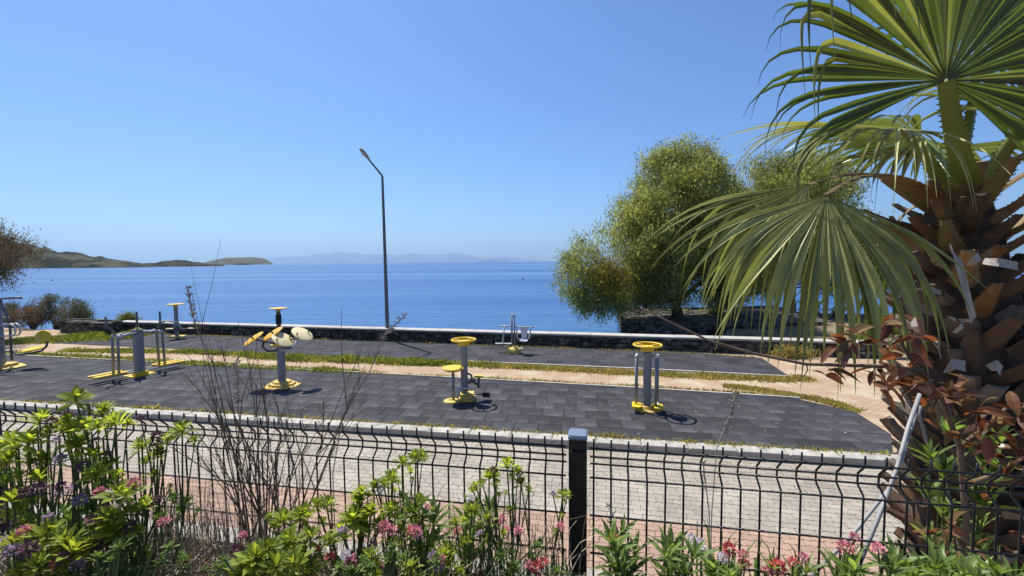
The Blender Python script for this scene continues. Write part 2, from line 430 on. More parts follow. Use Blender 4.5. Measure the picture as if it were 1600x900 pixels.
def haze_mat():
    m = bpy.data.materials.new('haze_air'); m.use_nodes = True
    nt = m.node_tree; N = nt.nodes
    N.remove(N['Principled BSDF'])
    v = N.new('ShaderNodeVolumePrincipled')
    v.inputs['Color'].default_value = (0.46, 0.70, 0.96, 1)
    v.inputs['Density'].default_value = 4.5e-5
    v.inputs['Anisotropy'].default_value = 0.3
    nt.links.new(v.outputs[0], N['Material Output'].inputs['Volume'])
    return m
M['haze'] = haze_mat()

# ================================================================== SETTING
SEA_Z = -0.8
LAND_Z = -0.16
PAVE_Z = -0.12

mb = MB()
mb.add([(-32000, -3000, SEA_Z), (32000, -3000, SEA_Z), (32000, 32500, SEA_Z), (-32000, 32500, SEA_Z)], [(0, 1, 2, 3)])
tag(mb.build('sea', M['sea']), kind='structure')

mb = MB()
mb.box((0, 14500, 498), (66000, 37000, 2 * 500))
hz = mb.build('haze', M['haze'])
tag(hz, kind='stuff')

def ridge(name, prof, d0, depth, m, seed, base_prof=None, rough=0.12, step=2.0, nz=0.01, label=None):
    """terrain whose skyline passes the photo points prof; its shore lies d0 ahead"""
    us = np.arange(prof[0][0], prof[-1][0] + .01, step)
    vt = np.interp(us, [p[0] for p in prof], [p[1] for p in prof])
    K = 18
    vs = []; fs = []
    for i, (u, v) in enumerate(zip(us, vt)):
        horizon = 408.7 + (800 - u) * 0.0091
        dd = d0 if not callable(d0) else d0(u)
        rd = dd + depth * 0.5
        hh = max(0.0, (horizon - v) / F * rd) + H
        hh = max(hh, 1.0) if horizon - v > -2.5 else 0.3
        dirn = ray(u, horizon); dirn = Vector((dirn.x / dirn.y, 1, 0))
        for k in range(K):
            t = k / (K - 1)
            yy = dd + depth * t + depth * 0.06 * noise.noise((u * 0.05, t * 2, seed))
            s = math.sin(math.pi * min(1, t * 1.0)) ** 0.8
            n = noise.fractal((dirn.x * yy * nz, yy * nz, seed), 1.0, 2.0, 5)
            z = SEA_Z - 0.5 + (hh - SEA_Z) * s * (1 + rough * n * (1 if k not in (0, K - 1) else 0)) if 0 < k < K - 1 else SEA_Z - 1
            vs.append((dirn.x * yy, yy, z))
    n = len(us)
    for i in range(n - 1):
        for k in range(K - 1):
            a = i * K + k
            fs.append((a, a + K, a + K + 1, a + 1))
    mb = MB().add(vs, fs)
    o = mb.build(name, m, smooth='all')
    tag(o, kind='structure')
    return o

ridge('headland_hill', [(-500, 330), (-260, 345), (-120, 352), (0, 372), (34, 381), (60, 386), (90, 393), (115, 396), (140, 401), (165, 403), (190, 407), (215, 410), (240, 414)], 720, 330, M['hill'], 3, nz=0.02, rough=0.34)
ridge('headland_point', [(205, 415), (225, 411.5), (245, 410), (262, 406.5), (290, 406.5), (305, 410), (325, 412), (350, 414.5)], 880, 120, M['hill_dark'], 9, nz=0.03, rough=0.3, step=1.0)
ridge('offshore_island_hill', [(308, 413.6), (325, 408), (350, 403), (375, 401.5), (400, 402), (415, 404.5), (422, 409), (428, 413)], 2500, 500, M['island'], 14, nz=0.006, rough=0.10, step=1.0)
ridge('islet_hill', [(366, 413.5), (372, 411.4), (380, 410.6), (388, 412), (394, 413.6)], 1900, 60, M['hill_dark'], 16, nz=0.02, rough=0.3, step=0.6)
ridge('far_mountain_range', [(395, 411), (420, 404), (450, 401), (480, 400), (503, 396.5), (515, 397), (528, 393), (542, 395), (560, 394.5), (570, 398), (600, 397), (625, 399), (645, 396), (660, 399), (690, 398), (705, 395), (718, 396), (735, 400), (755, 403), (790, 401), (810, 403), (835, 406), (860, 408.8)], 24000, 6000, M['mountain'], 21, nz=0.0006, rough=0.05, step=2.0)
ridge('far_islet_hill', [(742, 409), (755, 406), (770, 404.5), (790, 405.5), (806, 409)], 12500, 900, M['mountain'], 25, nz=0.003, rough=0.05, step=1.5)

# --- land, court frame
KA = gp(0, 624); KB = gp(1250, 700)
AX = (KB - KA); AX.z = 0; AX.normalize()               # along the kerb, to the right
BX = Vector((-AX.y, AX.x, 0))                           # away from the camera
ORG = gp(800, 674); ORG.z = 0
def pl(a, b, z=0.0):
    return ORG + AX * a + BX * b + Vector((0, 0, z))
def ab(p):
    q = Vector((p.x, p.y, 0)) - Vector((ORG.x, ORG.y, 0))
    return q.dot(AX), q.dot(BX)

WA = gp(350, 524); WB = gp(900, 543)                    # foot of the sea wall, court side
WX = (WB - WA); WX.z = 0; WX.normalize()
WN = Vector((-WX.y, WX.x, 0))
def wp(t, n, z=0.0):
    return Vector((WA.x, WA.y, 0)) + WX * t + WN * n + Vector((0, 0, z))

_q = gp(1392, 566) - wp(0, 0); WALL_END = _q.dot(WX)
_q = gp(1120, 553) - wp(0, 0); T_SHORE = _q.dot(WX)
shore = []
for t in [q_ * 0.5 for q_ in range(-180, 121)]:
    n = 0.55 + (0.6 * noise.noise((t * 0.3, 4.2, 0)) if t < -8 or t > T_SHORE else 0)
    if t > T_SHORE: n += min(14.0, (t - T_SHORE) * 3.2)
    shore.append(wp(t, n))
poly = [(p.x, p.y) for p in shore] + [(60, -40), (-120, -40)]
mb = MB(); mb.prism(poly, -2.0, LAND_Z)
tag(mb.build('ground', M['earth']), kind='structure')

# court slab (tan paved) between kerb and sea wall
def wq(u, v): 
    p = gp(u, v); return (p.x, p.y)
k0 = pl(-18, 0.12); k1 = pl(9.0, 0.12)
w0 = wp(-14, 0.0); w1 = wp(WALL_END, 0.0)
mb = MB(); mb.prism([(k0.x, k0.y), (k1.x, k1.y), (gp(1700, 640).x, gp(1700, 640).y), (gp(1560, 545).x, gp(1560, 545).y), (w1.x, w1.y), (w0.x, w0.y)], LAND_Z + 0.002, -0.012)
court = mb.build('path', M['path']); tag(court, kind='structure')

# --- clip helper
def clip(poly, a, b):
    out = []
    def side(p): return (b[0] - a[0]) * (p[1] - a[1]) - (b[1] - a[1]) * (p[0] - a[0])
    for i in range(len(poly)):
        p, q = poly[i], poly[(i + 1) % len(poly)]
        sp, sq = side(p), side(q)
        if sp >= 0: out.append(p)
        if (sp >= 0) != (sq >= 0):
            t = sp / (sp - sq); out.append((p[0] + (q[0] - p[0]) * t, p[1] + (q[1] - p[1]) * t))
    return out
def clip_poly(poly, region):
    for i in range(len(region)):
        poly = clip(poly, region[i], region[(i + 1) % len(region)])
        if len(poly) < 3: return []
    return poly
def parea(p):
    return abs(sum(p[i][0] * p[(i + 1) % len(p)][1] - p[(i + 1) % len(p)][0] * p[i][1] for i in range(len(p)))) / 2
def visible_uv(p):
    d = Vector(p) - EYE
    z = d.dot(fwd)
    if z <= 0.1: return None
    return 800 + F * d.dot(RT) / z, 450 - F * d.dot(UP) / z, z

def hull(pts):
    pts = sorted(set(pts))
    def half(ps):
        h = []
        for p in ps:
            while len(h) > 1 and (h[-1][0] - h[-2][0]) * (p[1] - h[-2][1]) - (h[-1][1] - h[-2][1]) * (p[0] - h[-2][0]) <= 0: h.pop()
            h.append(p)
        return h[:-1]
    return half(pts) + half(pts[::-1])

TILE = 0.456
# --- near rubber mat: region as convex polygon (counter-clockwise)
near_pts = [gp(-330, 606), gp(1395, 709), gp(1392, 678), gp(1335, 643), gp(1250, 624), gp(1000, 608), gp(550, 583), gp(100, 560), gp(-330, 539)]
region = hull([(p.x, p.y) for p in near_pts])
mat_o = MB()
mat_o.prism(region, -0.009, -0.004)
near_mat = mat_o.build('rubber_mat', M['rubber_joint']); tag(near_mat, kind='structure')
tiles = []
rowdir = AX; coldir = BX
for r in range(-6, 26):
    for c in range(-60, 40):
        offc = 0.5 * (r % 2) + 0.03 * noise.noise((r * 3.1, 0, 0))
        j = 0.012
        a0 = (c + offc) * TILE; b0 = r * TILE + 0.01
        q = []
        jit = [random.uniform(-.004, .004) for _ in range(4)]
        for (x, y) in ((a0 + j / 2 + jit[0], b0 + j / 2), (a0 + TILE - j / 2 + jit[1], b0 + j / 2 + jit[2]), (a0 + TILE - j / 2 + jit[1], b0 + TILE - j / 2), (a0 + j / 2 + jit[0], b0 + TILE - j / 2 + jit[3])):
            p = pl(x, y); q.append((p.x, p.y))
        q = clip_poly(q, region)
        if len(q) >= 3 and parea(q) > 0.012:
            tiles.append(q)
def size_key(q, z=0):
    n = len(q); cx = sum(p[0] for p in q) / n; cy = sum(p[1] for p in q) / n
    uv = visible_uv((cx, cy, z))
    if uv is None or not (-40 < uv[0] < 1640 and 0 < uv[1] < 930): return -1
    return parea(q) / uv[2] ** 3
tiles.sort(key=lambda q: -size_key(q))
rest = MB()
for i, q in enumerate(tiles):
    zz = random.uniform(-0.002, 0.004)
    if i < 300:
        cx = sum(p[0] for p in q) / len(q); cy = sum(p[1] for p in q) / len(q)
        MB().prism([(p[0] - cx, p[1] - cy) for p in q], -0.006, zz, 0.006).build('rubber_tile', M['rubber'], near_mat, loc=(cx, cy, 0))
    else:
        rest.prism(q, -0.006, zz, 0.006)
o = rest.build('rubber_tile_field', M['rubber_far'], near_mat); tag(o, kind='stuff')

# --- far rubber mat by the sea wall
far_pts = [gp(80, 536), gp(300, 546), gp(550, 554), gp(720, 563), gp(1000, 575), gp(1232, 587), gp(1190, 559), gp(1080, 551), gp(900, 544.5), gp(600, 533.5), gp(350, 525.5), gp(160, 519)]
fr = [(p.x, p.y) for p in far_pts]
fr = hull(fr)
mb = MB(); mb.prism(fr, -0.009, -0.004)
far_mat = mb.build('rubber_mat_strip', M['rubber_joint']); tag(far_mat, kind='structure')
rest = MB()
for r in range(-30, 30):
    for c in range(-60, 60):
        j = 0.014
        a0 = (c + 0.5 * (r % 2)) * TILE; b0 = r * TILE
        q = [wp(x, y) for (x, y) in ((a0, b0), (a0 + TILE - j, b0), (a0 + TILE - j, b0 + TILE - j), (a0, b0 + TILE - j))]
        q = clip_poly([(p.x, p.y) for p in q], fr)
        if len(q) >= 3 and parea(q) > 0.01:
            rest.prism(q, -0.006, random.uniform(-0.002, 0.004), 0.005)
o = rest.build('rubber_tile_field', M['rubber_far'], far_mat); tag(o, kind='stuff')

# --- kerb stones along the near mat
kerb = bpy.data.objects.new('kerb', None); col.objects.link(kerb); tag(kerb, kind='structure')
kl = 0.78
for i in range(-24, 13):
    w = 0.28
    poly = [(x, y) for (x, y) in ((0.004, -w), (kl - 0.004, -w), (kl - 0.004, 0), (0.004, 0))]
    m_ = MB(); m_.prism(poly, LAND_Z, 0.012 + random.uniform(-.004, .004), 0.018)
    o = m_.build('kerb_stone', M['kerb'], kerb)
    o.location = pl(i * kl, -0.01 + random.uniform(-.006, .006)); o.rotation_euler.z = math.atan2(AX.y, AX.x)

# --- thin edging line at the far side of the near mat
edge = MB()
pts_e = [gp(-330, 538.2), gp(100, 559.2), gp(550, 582.2), gp(1000, 607.2), gp(1250, 623.2)]
for p, q in zip(pts_e[:-1], pts_e[1:]):
    d = (q - p); L_ = d.length; d.normalize()
    edge.box((p + q) / 2 + Vector((-d.y, d.x, 0)) * 0.03, (L_, 0.06, 0.06), Matrix.Rotation(math.atan2(d.y, d.x), 3, 'Z'))
tag(edge.build('path_edging', M['concrete']), kind='structure')
edge = MB()
pts_e = [gp(720, 564), gp(1000, 576), gp(1232, 588)]
for p, q in zip(pts_e[:-1], pts_e[1:]):
    d = (q - p); L_ = d.length; d.normalize()
    edge.box((p + q) / 2 - Vector((-d.y, d.x, 0)) * 0.05, (L_, 0.08, 0.06), Matrix.Rotation(math.atan2(d.y, d.x), 3, 'Z'))
tag(edge.build('path_edging', M['concrete']), kind='structure')

# --- pavement of interlocking pavers
pave = MB()
pp = [pl(-20, -0.3), pl(-20, -6.2), pl(10, -6.2), pl(10, -0.3)]
pave.prism([(p.x, p.y) for p in pp], LAND_Z + 0.001, PAVE_Z - 0.008)
pave_o = pave.build('pavement', M['joint_sand']); tag(pave_o, kind='structure')
PW, PD = 0.225, 0.1125
def paver_poly():
    g = 0.004; zz = 0.011
    top = []; bot = []
    for i in range(9):
        x = g + (PW - 2 * g) * i / 8
        k = [0, 1, 0, -1][i % 4] * zz
        bot.append((x, g + k)); top.append((x, PD - g + k))
    return bot + top[::-1]
PPOLY = paver_poly()
pav = []
B_PINK = ab(gp(850, 803, PAVE_Z))[1]
B_PINK2 = B_PINK - 1.35
for r in range(2, 54):
    b = -0.20 - r * PD
    for c in range(-75, 42):
        a = (c + 0.5 * (r % 2)) * PW
        pav.append((a, b))
def pkey(t):
    uv = visible_uv(pl(t[0] + PW / 2, t[1], PAVE_Z))
    if uv is None or not (-60 < uv[0] < 1660 and uv[1] < 890): return -1
    return 1 / uv[2]
pav = [(pkey(t), t) for t in pav]
pav.sort(key=lambda x: -x[0])
ang = math.atan2(AX.y, AX.x)
def is_pink(b):
    return b < B_PINK
pm = {}
for nm, k in (('paver', False), ('paver_pink', True)):
    pm[k] = MB().prism(PPOLY, -0.03, 0.0, 0.004).mesh('paver', M[nm])
rest = {False: MB(), True: MB()}
nobj = 0
for key, (a, b) in pav:
    pos = pl(a, b, PAVE_Z + random.uniform(-.002, .002))
    pk = is_pink(b)
    if key > 0 and nobj < 300:
        o = link_mesh('paver', pm[pk], pave_o); o.location = pos; o.rotation_euler = (random.uniform(-.004, .004), random.uniform(-.004, .004), ang)
        nobj += 1
    else:
        P = [(pos.x + AX.x * x + BX.x * y, pos.y + AX.y * x + BX.y * y) for x, y in PPOLY]
        z = pos.z
        n = len(P)
        off = len(rest[pk].v)
        rest[pk].v += [(p[0], p[1], z) for p in P] + [(p[0], p[1], z - 0.01) for p in P]
        rest[pk].f.append(tuple(off + i for i in range(n)))
        for i in range(n):
            jn = (i + 1) % n
            rest[pk].f.append((off + i, off + n + i, off + n + jn, off + jn))
tag(rest[False].build('paver_field', M['paver'], pave_o), kind='stuff')
tag(rest[True].build('paver_field', M['paver_pink'], pave_o), kind='stuff')

# --- sea wall: stone facing and concrete coping
def rough_stone(mb, c, sx, sy, sz, M3, rnd=0.18):
    vs = []
    for a in (-1, 1):
        for b in (-1, 1):
            for d in (-1, 1):
                k = 1 - rnd * random.random()
                vs.append(Vector(c) + M3 @ Vector((a * sx / 2 * k, b * sy / 2 * (1 - rnd * random.random()), d * sz / 2 * (1 - rnd * random.random()))))
    mb.add(vs, [(0, 1, 3, 2), (4, 6, 7, 5), (0, 4, 5, 1), (2, 3, 7, 6), (0, 2, 6, 4), (1, 5, 7, 3)])

wall = thing('sea_wall', 'low dark stone sea wall with pale concrete coping beside the court', 'wall', wp(0, 0))
woff = wp(0, 0)
wang = math.atan2(WX.y, WX.x)
W3 = Matrix.Rotation(wang, 3, 'Z')
WT = 0.43
WT0, WT1 = -6.2, WALL_END
m_ = MB(); q = [wp(WT0, 0.06), wp(WT1, 0.06), wp(WT1, 0.5), wp(WT0, 0.5)]
m_.prism([(p.x, p.y) for p in q], -1.9, WT); m_.build('core', M['mortar'], wall, off=woff)
m_ = MB()
z = -0.03
while z < WT - 0.03:
    h = random.uniform(0.09, 0.15); h = min(h, WT - z)
    t = WT0
    while t < WT1:
        w = random.uniform(0.10, 0.42)
        c = wp(t + w / 2, 0.05 + random.uniform(-.05, .02), z + h / 2 + random.uniform(-.02, .02))
        rough_stone(m_, c, w * 1.02, 0.15, h * random.uniform(.8, 1.15), W3 @ Matrix.Rotation(random.uniform(-.12, .12), 3, 'Y'), 0.32)
        t += w
    z += h
tag(m_.build('stone_facing', M['stone'], wall, off=woff), kind='stuff')
t = WT0 - 0.05
while t < WT1:
    w = 1.5
    m_ = MB(); m_.prism([(0.003, -0.03), (w - 0.003, -0.03), (w - 0.003, 0.52), (0.003, 0.52)], WT + 0.001, WT + 0.065 + random.uniform(-.004, .004), 0.012)
    o = m_.build('coping_slab', M['concrete'], wall)
    o.location = wp(t, 0) - woff; o.rotation_euler.z = wang
    t += w

# stone block wall further left, among the shrubs
def stone_block(name, label, corners, z0, z1, size=0.22, cap=None):
    root = thing(name, label, 'wall', corners[0])
    off = corners[0]
    cpoly = [(p.x, p.y) for p in corners]
    cx = sum(p[0] for p in cpoly) / 4; cy = sum(p[1] for p in cpoly) / 4
    ins = [(cx + (p[0] - cx) * 0.97, cy + (p[1] - cy) * 0.97) for p in cpoly]
    MB().prism(ins, z0, z1 - 0.03).build('core', M['mortar'], root, off=off)
    m_ = MB()
    n = len(cpoly)
    for i in range(n):
        p = Vector((*cpoly[i], 0)); q = Vector((*cpoly[(i + 1) % n], 0))
        d = q - p; L_ = d.length; d.normalize()
        R3 = Matrix.Rotation(math.atan2(d.y, d.x), 3, 'Z')
        z = z0
        while z < z1:
            h = random.uniform(0.6, 1.0) * size * 0.6
            t = 0
            while t < L_:
                w = random.uniform(0.8, 2.0) * size
                rough_stone(m_, p + d * (t + w / 2) + Vector((0, 0, z + h / 2)), w * 1.02, 0.2, h * 1.05, R3, 0.3)
                t += w
            z += h
    t = 0
    tag(m_.build('stone_facing', M['stone'], root, off=off), kind='stuff')
    # top stones
    m_ = MB()
    for k in range(int(parea(cpoly) / (size * size * 2.2))):
        a, b = random.random(), random.random()
        p = Vector((*cpoly[0], 0)).lerp(Vector((*cpoly[1], 0)), a).lerp(Vector((*cpoly[3], 0)).lerp(Vector((*cpoly[2], 0)), a), b)
        rough_stone(m_, p + Vector((0, 0, z1 - 0.02)), size * 2, size * 1.6, 0.1, Matrix.Rotation(random.uniform(0, 3), 3, 'Z'), 0.3)
    tag(m_.build('stone_top', M['stone'], root, off=off), kind='stuff')
    return root
a_ = gp(98, 519); b_ = gp(167, 523)
d_ = (b_ - a_).normalized(); nn_ = Vector((-d_.y, d_.x, 0))
stone_block('stone_wall', 'short broken stone wall end among shrubs past the left court corner', [a_, b_, b_ + nn_ * 0.6, a_ + nn_ * 0.6], -0.2, 0.52, 0.2)
# quay platform carrying the tamarisk
a_ = at(974, 523, 22.5); a_.z = 0
b_ = at(1215, 529, 21.0); b_.z = 0
d_ = (b_ - a_).normalized(); nn_ = Vector((-d_.y, d_.x, 0))
stone_block('stone_quay', 'layered stone quay platform under the tamarisk tree', [a_, b_, b_ + nn_ * 6.5, a_ + nn_ * 6.5], -1.2, 0.08, 0.3)

# ---- retaining wall and garden soil on the camera's side
FTH = R(10.5)
FX = Vector((math.cos(FTH), -math.sin(FTH), 0))
FN = Vector((math.sin(FTH), math.cos(FTH), 0))      # away from the camera
P0 = at(903, 703, 1.267); FTOP = P0.z
def fp(t, n, z):
    return Vector((P0.x, P0.y, 0)) + FX * t + FN * n + Vector((0, 0, z))
SOIL = H - 1.03
mb = MB()
q = [fp(-7, 0.02, 0), fp(7, 0.02, 0), fp(7, 0.10, 0), fp(-7, 0.10, 0)]
mb.prism([(p.x, p.y) for p in q], LAND_Z, SOIL + 0.045, 0.01)
rw = mb.build('retaining_wall', M['kerb']); tag(rw, 'pale concrete retaining wall below the mesh fence', 'wall')
# soil bed, lumpy
mb = MB()
NX, NY = 90, 26
vs = []
for j in range(NY):
    for i in range(NX):
        t = -6.5 + 13 * i / (NX - 1); n = 0.03 - 2.6 * (j / (NY - 1)) ** 1.6
        p = fp(t, n, SOIL + 0.03 * noise.noise((t * 3, n * 3, 1)) - 0.01)
        vs.append(p)
fs = [(j * NX + i, j * NX + i + NX, j * NX + i + NX + 1, j * NX + i + 1) for j in range(NY - 1) for i in range(NX - 1)]
mb.add(vs, fs)
tag(mb.build('garden_soil', M['soil'], smooth='all'), kind='structure')

# ================================================================== FENCE
# heights below the eye and outward fold of the mesh panel
EYE_D = lambda v, y=1.267: (v - 407.0) / F * y
HW = [(0.5435, 0.0), (0.583, 0.030), (0.604, 0.030), (0.632, 0.0), (0.746, 0.0), (0.860, 0.0), (0.974, 0.0)]
WIRE = 0.0029
def fence_panel(t0, t1, label):
    base = fp((t0 + t1) / 2, 0, SOIL)
    root = thing('mesh_fence_panel', label, 'fence', base, 0.0, 'mesh fence panels')
    prof = [(0.519, 0.0), (0.5435, 0.0), (0.549, 0.001), (0.578, 0.029), (0.583, 0.030), (0.604, 0.030), (0.609, 0.029), (0.628, 0.002), (0.634, 0.0), (0.746, 0.0), (0.990, 0.0)]
    mid = (t0 + t1) / 2
    vm_ = MB().tube([FN * n + Vector((0, 0, H - h - SOIL)) for h, n in prof], WIRE, 6).mesh('vertical_wire', M['fence'], smooth='all')
    n = int((t1 - t0) / 0.05)
    for i in range(n + 1):
        t = t0 + (t1 - t0) * i / n - mid
        o = link_mesh('vertical_wire', vm_, root); o.location = FX * t + FN * random.uniform(-.0008, .0008)
        o.rotation_euler = (0, random.uniform(-.004, .004), 0)
    for h, nn in HW:
        z = H - h - SOIL
        m_ = MB().tube([FX * (t0 - mid - 0.01) + FN * (nn - WIRE * 1.7) + Vector((0, 0, z)), FX * (t1 - mid + 0.01) + FN * (nn - WIRE * 1.7) + Vector((0, 0, z))], WIRE * 0.95, 6)
        m_.build('horizontal_wire', M['fence'], root, smooth='all')
    return root
TL = -2.27
fence_panel(TL + 0.045, -0.045, 'black welded mesh panel behind the purple and lime flowering plants')
fence_panel(0.045, 2.1, 'black welded mesh panel in front of the palm trunk and leaning rods')
fence_panel(2 * TL + 0.045, TL - 0.045, 'black welded mesh panel beyond the end post')
def fence_post(t, label):
    root = thing('fence_post', label, 'post', fp(t, 0, SOIL), -FTH, 'fence posts')
    top = H - 0.512 - SOIL
    MB().rrect((0, 0), 0.052, 0.06, -0.15, top, 0.006, 3).build('shaft', M['fence'], root, smooth=True)
    m_ = MB(); m_.rrect((0, 0), 0.056, 0.064, top, top + 0.007, 0.008, 3); m_.rrect((0, 0), 0.050, 0.058, top + 0.007, top + 0.011, 0.008, 3)
    m_.build('cap', M['fence_cap'], root, smooth=True)
    for h in (0.56, 0.86):
        m_ = MB(); m_.box((0, -0.034, H - h - SOIL), (0.05, 0.008, 0.03)); m_.build('clamp', M['fence'], root)
fence_post(0, 'square black fence post with grey cap between two mesh panels')
fence_post(TL, 'square black fence post at the far end of the flowering plants')

# ================================================================== LAMP POST
lb = gp(606, 531, -0.012)
lamp = thing('street_lamp', 'tall grey street lamp with a short tilted arm beside the sea wall', 'street lamp', lb)
hl = 6.75
lean = Vector((-0.05, 0, hl))
MB().box((0, 0, 0.011), (0.34, 0.34, 0.02)).build('base_plate', M['galv'], lamp)
for sx in (-1, 1):
    for sy in (-1, 1):
        MB().lathe([(0.018, 0.02), (0.018, 0.05), (0.01, 0.055)], (0.125 * sx, 0.125 * sy, 0), 6).build('bolt', M['galv'], lamp)
MB().tube([(0, 0, 0.015), lean * 0.5, lean], [0.085, 0.066, 0.048], 14).build('pole', M['lamp_pole'], lamp, smooth=True)
arm_d = Vector((-0.46, -0.30, 0.62))
a1 = lean + arm_d
MB().tube([lean - Vector((0, 0, 0.06)), lean + arm_d * 0.06, a1], [0.045, 0.042, 0.034], 12).build('arm', M['lamp_pole'], lamp, smooth=True)
hd = arm_d.normalized(); side_ = hd.cross(Vector((0, 0, 1))).normalized(); nrm_ = side_.cross(hd)
HM = Matrix((side_, hd, nrm_)).transposed()
m_ = MB()
prof = [(-0.05, 0.06, 0.05), (0.05, 0.10, 0.07), (0.2, 0.145, 0.09), (0.36, 0.14, 0.085), (0.46, 0.10, 0.06), (0.5, 0.04, 0.03)]
vs = []; n = 14
for y, w, h in prof:
    for j in range(n):
        a = 2 * math.pi * j / n
        vs.append(a1 + HM @ Vector((w * math.cos(a), y, h * math.sin(a) * (1.0 if math.sin(a) > 0 else 0.45))))
m_.add(vs, [(i * n + j, i * n + (j + 1) % n, (i + 1) * n + (j + 1) % n, (i + 1) * n + j) for i in range(len(prof) - 1) for j in range(n)] + [tuple(range(n))[::-1], tuple((len(prof) - 1) * n + j for j in range(n))])
head = m_.build('lamp_head', M['lamp_head'], lamp, smooth='all')
m_ = MB()
m_.lathe([(0.0, -0.085), (0.06, -0.075), (0.10, -0.05), (0.115, -0.02)], a1, 16, M=HM.to_3x3() @ Matrix.Identity(3)); 
m_.v = [tuple(Vector(p) + hd * 0.25) for p in m_.v]
m_.build('lens', M['lamp_lens'], head, smooth='all')

# ================================================================== EXERCISE MACHINES
def wheel(root, z, Rr, mname='yellow', r=0.026, bowl=True, M3=None):
    w = MB().torus((0, 0, z), Rr, r, 32, 10).build('wheel', M[mname], root, smooth='all')
    for k in range(3):
        a = k * 2 * math.pi / 3 + 0.5
        MB().tube([(0.05 * math.cos(a), 0.05 * math.sin(a), z - 0.02), (Rr * math.cos(a), Rr * math.sin(a), z)], 0.017, 8).build('spoke', M[mname], w, smooth='all')
    if bowl:
        MB().lathe([(0.085, z - 0.13), (0.13, z - 0.125), (0.155, z - 0.05), (0.12, z - 0.02), (0.05, z - 0.005), (0.0, z)], n=20).build('hub', M[mname], w, smooth=True)
    else:
        MB().lathe([(0.07, z - 0.09), (0.09, z - 0.05), (0.17, z - 0.015), (0.02, z)], n=18).build('hub', M[mname], w, smooth=True)
    return w

def bolts(root, pts, z):
    for x, y in pts:
        MB().lathe([(0.016, z), (0.016, z + 0.018), (0.008, z + 0.024)], (x, y, 0), 6).build('bolt', M['galv'], root)

# (h) shoulder wheel with two pairs of hanging legs
b = gp(1011, 640)
h_ = thing('arm_wheel_walker', 'grey exercise machine with yellow hand wheel and paired hanging legs over footplates', 'exercise machine', b, R(-14))
MB().rrect((0, 0), 0.165, 0.12, 0.03, 1.24, 0.05, 5).build('column', M['grey_paint'], h_, smooth=True)
wheel(h_, 1.40, 0.285)
m_ = MB(); m_.prism([(0.30 * math.cos(R(22.5 + 45 * k)), 0.26 * math.sin(R(22.5 + 45 * k))) for k in range(8)], 0.003, 0.035, 0.01)
m_.lathe([(0.16, 0.035), (0.13, 0.10), (0.11, 0.105)], n=16)
m_.build('base', M['yellow_worn'], h_, smooth=True)
bolts(h_, [(0.2, 0.12), (-0.2, 0.12), (0.2, -0.12), (-0.2, -0.12)], 0.035)
for sx in (-1, 1):
    brk = MB().tube([(sx * 0.06, 0.05, 1.16), (sx * 0.20, 0.05, 1.16), (sx * 0.235, 0.03, 1.15)], 0.024, 10).build('bracket', M['grey_light'], h_, smooth='all')
    for dy, dx in ((0.07, 0.0), (-0.09, 0.045)):
        x0 = sx * (0.215 - dx * (1 if sx > 0 else -0.4))
        MB().tube([(x0, dy, 0.16), (x0, dy, 1.15)], 0.027, 10).build('leg', M['grey_paint'], h_, smooth='all')
        MB().lathe([(0.032, 1.145), (0.034, 1.17), (0.02, 1.195), (0.0, 1.2)], (x0, dy, 0), 12).build('leg_cap', M['grey_light'], h_, smooth='all')
    x0 = sx * 0.22
    m_ = MB(); m_.rrect((x0, -0.13), 0.17, 0.36, 0.10, 0.125, 0.06, 5); m_.rrect((x0, -0.13), 0.19, 0.38, 0.125, 0.145, 0.07, 5)
    m_.build('footplate', M['yellow'], h_, smooth=True)
    MB().tube([(x0, 0.08, 0.17), (x0, -0.02, 0.13), (x0, -0.25, 0.09)], 0.02, 8).build('foot_bar', M['grey_light'], h_, smooth='all')

# (f) wheel, round step seat and pedals
b = gp(726, 624)
f_ = thing('arm_wheel_seat_machine', 'grey exercise machine with yellow hand wheel and round yellow stool beside pedals', 'exercise machine', b, R(4))
MB().rrect((0, 0), 0.165, 0.13, 0.03, 1.24, 0.05, 5).build('column', M['grey_paint'], f_, smooth=True)
wheel(f_, 1.40, 0.27)
m_ = MB(); m_.rrect((0.03, -0.02), 0.44, 0.40, 0.003, 0.05, 0.05); m_.rrect((0.06, -0.02), 0.32, 0.28, 0.05, 0.16, 0.03)
m_.build('base', M['yellow_worn'], f_, smooth=True)
bolts(f_, [(-0.12, -0.17), (0.2, -0.17), (-0.12, 0.14), (0.2, 0.14)], 0.05)
stool = MB().lathe([(0.04, 0.70), (0.16, 0.715), (0.25, 0.765), (0.262, 0.785), (0.25, 0.795), (0.05, 0.785), (0, 0.785)], (-0.25, -0.12, 0), 26).build('stool_seat', M['yellow'], f_, smooth=True)
MB().tube([(-0.25, -0.12, 0.03), (-0.25, -0.12, 0.715)], 0.033, 12).build('stool_post', M['grey_paint'], f_, smooth='all')
MB().lathe([(0.19, 0.003), (0.18, 0.03), (0.06, 0.045), (0.05, 0.07)], (-0.29, -0.13, 0), 18).build('stool_base', M['yellow_worn'], f_, smooth=True)
MB().box((-0.08, -0.12, 0.30), (0.32, 0.05, 0.035)).build('link_bar', M['grey_light'], f_)
MB().tube([(-0.1, -0.13, 0.28), (-0.16, -0.15, 0.08)], 0.035, 8).build('strut', M['grey_light'], f_, smooth='all')
m_ = MB(); m_.tube([(0.05, 0, 0.62), (0.16, -0.03, 0.58), (0.2, -0.04, 0.42), (0.30, -0.05, 0.36)], 0.028, 8); m_.tube([(0.32, -0.05, 0.28), (0.34, -0.05, 0.52)], 0.03, 8)
m_.tube([(0.10, -0.1, 0.42), (0.24, -0.04, 0.48)], 0.04, 8)
m_.build('crank', M['grey_dark'], f_, smooth='all')
